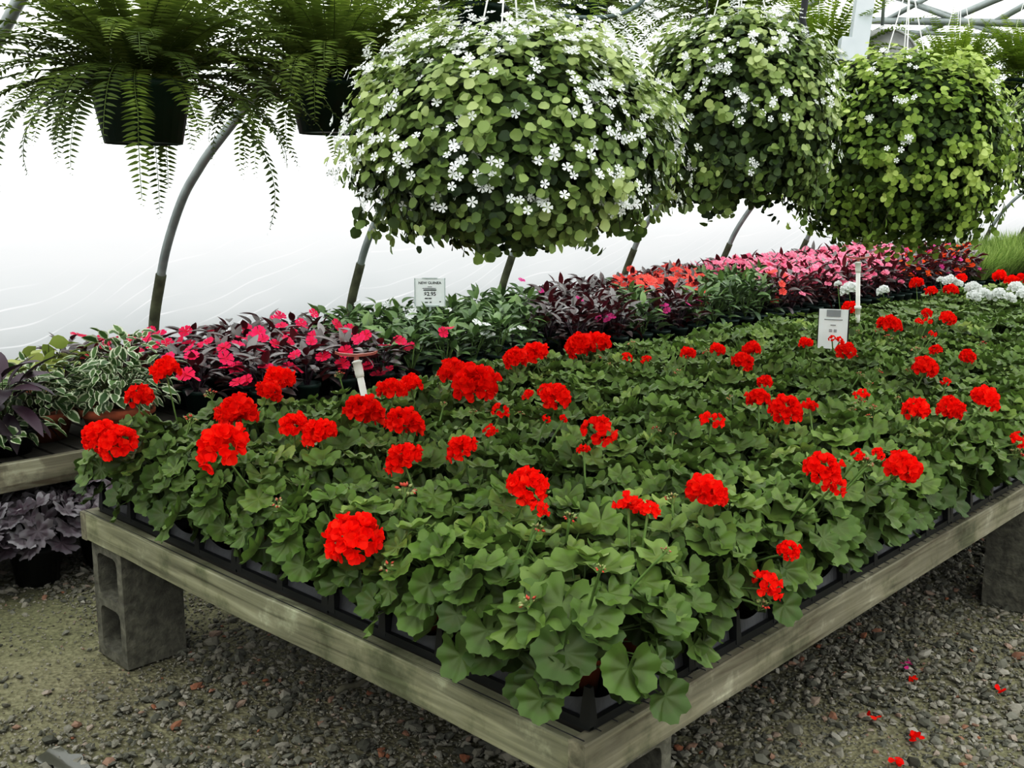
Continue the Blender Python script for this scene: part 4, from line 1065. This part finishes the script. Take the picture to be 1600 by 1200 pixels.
# card in the geraniums
pb = atz(1300, 545, .76); depth = proj(pb)[2]; px2m = depth / FPX; ch = 62 * px2m; cw = 44 * px2m
t = thing('price_card', 'white price card with grey heading standing in the red geraniums', 'sign', (pb[0], pb[1], BZ), YAW - .42, group='price cards')
zc = pb[2] - BZ + ch * .5
g = Geo(); g.box((0, 0, zc), (cw, .004, ch)); link('card', g.mesh('card', MT['paper'], False), t)
g = Geo(); g.box((cw / 2 + .002, .001, zc), (.005, .008, ch)); link('frame_edge', g.mesh('frame_edge', MT['black'], False), t)
g = Geo(); g.box((-cw / 2 - .002, .001, zc), (.003, .006, ch)); link('frame_edge', g.mesh('frame_edge', MT['black'], False), t)
g = Geo(); g.box((0, 0, (zc - ch / 2) / 2), (.014, .006, zc - ch / 2)); link('stake', g.mesh('stake', MT['signpost'], False), t)
g = Geo(); g.box((0, -.0045, zc + ch * .40), (cw * .48, .001, ch * .17)); link('heading', g.mesh('heading', MT['inkgrey'], False), t)
g = Geo(); bar(g, 0, zc + ch * .24, cw * .62, ch * .022)
for x, z, w_ in ((0, .10, .18), (-.08, -.02, .10), (.08, -.02, .10), (-.08, -.06, .10), (.08, -.06, .10)): bar(g, x * cw, zc + z * ch, w_ * cw, ch * .03)
link('small_print', g.mesh('small_print', MT['inkgrey'], False), t)

# ------------------------------------------------------------------ overhead: truss, post, fan, cables
yT = HOOP_Y[3] + .75
def TPx(px, py, y=yT): return aty(px, py, y)
t = thing('roof_truss', 'pale steel roof truss crossing the top right above the baskets', 'truss')
def rod(nm, a, b, r_): 
    g = Geo(); g.tube([a, a + (b - a) * .5, b], r_, 10); link(nm, g.mesh(nm, MT['steel']), t)
rod('lower_chord', TPx(1250, 30), TPx(1700, 38), .022)
rod('lower_chord', TPx(1370, 47), TPx(1640, 62), .012)
rod('diagonal_brace', TPx(1390, -8), TPx(1500, 34), .016); rod('diagonal_brace', TPx(1500, 34), TPx(1620, 70), .014)
rod('diagonal_brace', TPx(1450, -4), TPx(1380, 34), .016); rod('diagonal_brace', TPx(1640, -14), TPx(1555, 34), .018)
# pale post with bracket
a = atd(1356, -40, 4.42); b = atd(1338, 92, 4.42)
t = thing('hanging_post', 'pale grey metal post hanging down beside the round fan', 'post')
g = Geo(); v = b - a; L = np.linalg.norm(v); zx = v / L; xx = RT - zx * (RT @ zx); xx /= np.linalg.norm(xx); yy = np.cross(zx, xx); R = np.stack([xx, yy, zx], 1)
top_ext = a - zx * 0.25
g.box((top_ext + b) / 2, (.075, .05, np.linalg.norm(b - top_ext)), R); link('upright', g.mesh('upright', MT['postpaint'], False), t)
g = Geo(); g.box(b - xx * .045 - zx * .03, (.07, .055, .10), R); link('bracket', g.mesh('bracket', MT['postpaint'], False), t)
c = atd(1375, 100, 4.75)
t = thing('circulation_fan', 'round grey ribbed fan hanging behind the pale post', 'fan', tuple(c), YAW)
g = Geo()
for k in range(9):
    rr_ = .15 - .004 * abs(k - 4); y = -.10 + .025 * k
    P = [(rr_ * math.cos(q), y, rr_ * math.sin(q)) for q in np.linspace(0, 2 * PI, 40)]; g.tube(P, .006, 6, False)
link('guard', g.mesh('guard', MT['fan']), t)
g = Geo(); g.tube([(0, -.1, 0), (0, -.09, 0), (0, .11, 0)], [.05, .14, .14], 30); link('housing', g.mesh('housing', MT['fan']), t)
g = Geo(); g.tube([(0, 0, .17), (0, 0, roofz(c[0]) - c[2])], .008, 6); link('hanging_rod', g.mesh('hanging_rod', MT['steel']), t)
def cable(nm, label, cat, pts, r_, mat):
    P = catmull(np.array(pts), 6); g = Geo(); g.tube(P - P[0], r_, 7); o = link(nm, g.mesh(nm, MT[mat]), None, tuple(P[0])); tag(o, label, cat)
cable('hose', 'dark hose sagging above the largest flower basket', 'hose', [atd(860, 22, 2.75), atd(900, 27, 2.75), atd(950, 26, 2.75), atd(985, 15, 2.75), atd(1008, -5, 2.75), atd(1012, -40, 2.75)], .006, 'hose')
cable('power_cord', 'thick black bundled cord hanging between basket and pale post', 'cord', [atd(1256, -40, 4.1), atd(1258, 0, 4.1), atd(1254, 30, 4.1), atd(1260, 60, 4.1), atd(1257, 95, 4.1)], .014, 'cable')
cable('thin_cord', 'thin grey cord drooping from black cord towards the pale post', 'cord', [atd(1240, 20, 4.15), atd(1255, 45, 4.15), atd(1275, 68, 4.15), atd(1310, 88, 4.15)], .003, 'hose')
cable('thin_cord', 'thin dark wire hanging above the second flower basket', 'cord', [atd(1104, -30, 3.1), atd(1105, 0, 3.1), atd(1104, 20, 3.1), atd(1100, 38, 3.1)], .003, 'cable')
# hanging line for the baskets
for nm, x in (('basket', -1.69), ('fern', -2.68)):
    g = Geo(); g.tube([(0, y - .3, 0) for y in np.linspace(.3, 20, 40)], .012, 8)
    o = link('support_pipe', g.mesh('support_pipe', MT['steel']), None, (x, 0, roofz(x) - .04)); tag(o, f'steel pipe under the roof carrying the {nm}s'.replace('baskets', 'flower baskets'), 'pipe')

# ------------------------------------------------------------------ petals on the ground
def fallen(px, py, n, sz, mat, label):
    c = atz(px, py, .012); r = np.random.default_rng(int(px)); g = Geo()
    P = np.column_stack([r.normal(0, sz * .5, n), r.normal(0, sz * .5, n), r.uniform(.0, .012, n)])
    g.scatter(T_PETAL, frames(np.array([0, 0, 1.0]) + r.normal(0, .5, (n, 3)), sph(n, r)), P, r.uniform(.7, 1.2, n) * .018, r.uniform(.2, .8, n))
    o = link('fallen_petals', g.mesh('fallen_petals', MT[mat]), None, tuple(c)); tag(o, label, 'petals', 'petals fallen on the gravel')
fallen(1428, 1157, 9, .018, 'redpetal', 'larger clump of red petals on the gravel, lower right')
fallen(1396, 1192, 8, .02, 'redpetal', 'red petals on gravel at the bottom photo edge')
fallen(1424, 1040, 6, .016, 'imp_magenta', 'small pink flower fallen on the gravel')
fallen(1420, 1058, 3, .01, 'redpetal', 'tiny red petal just below the fallen pink flower')
fallen(1361, 1122, 3, .01, 'redpetal', 'single red petal on gravel close to the bench side')
fallen(1564, 1082, 3, .01, 'redpetal', 'single red petal on gravel near the right photo edge')
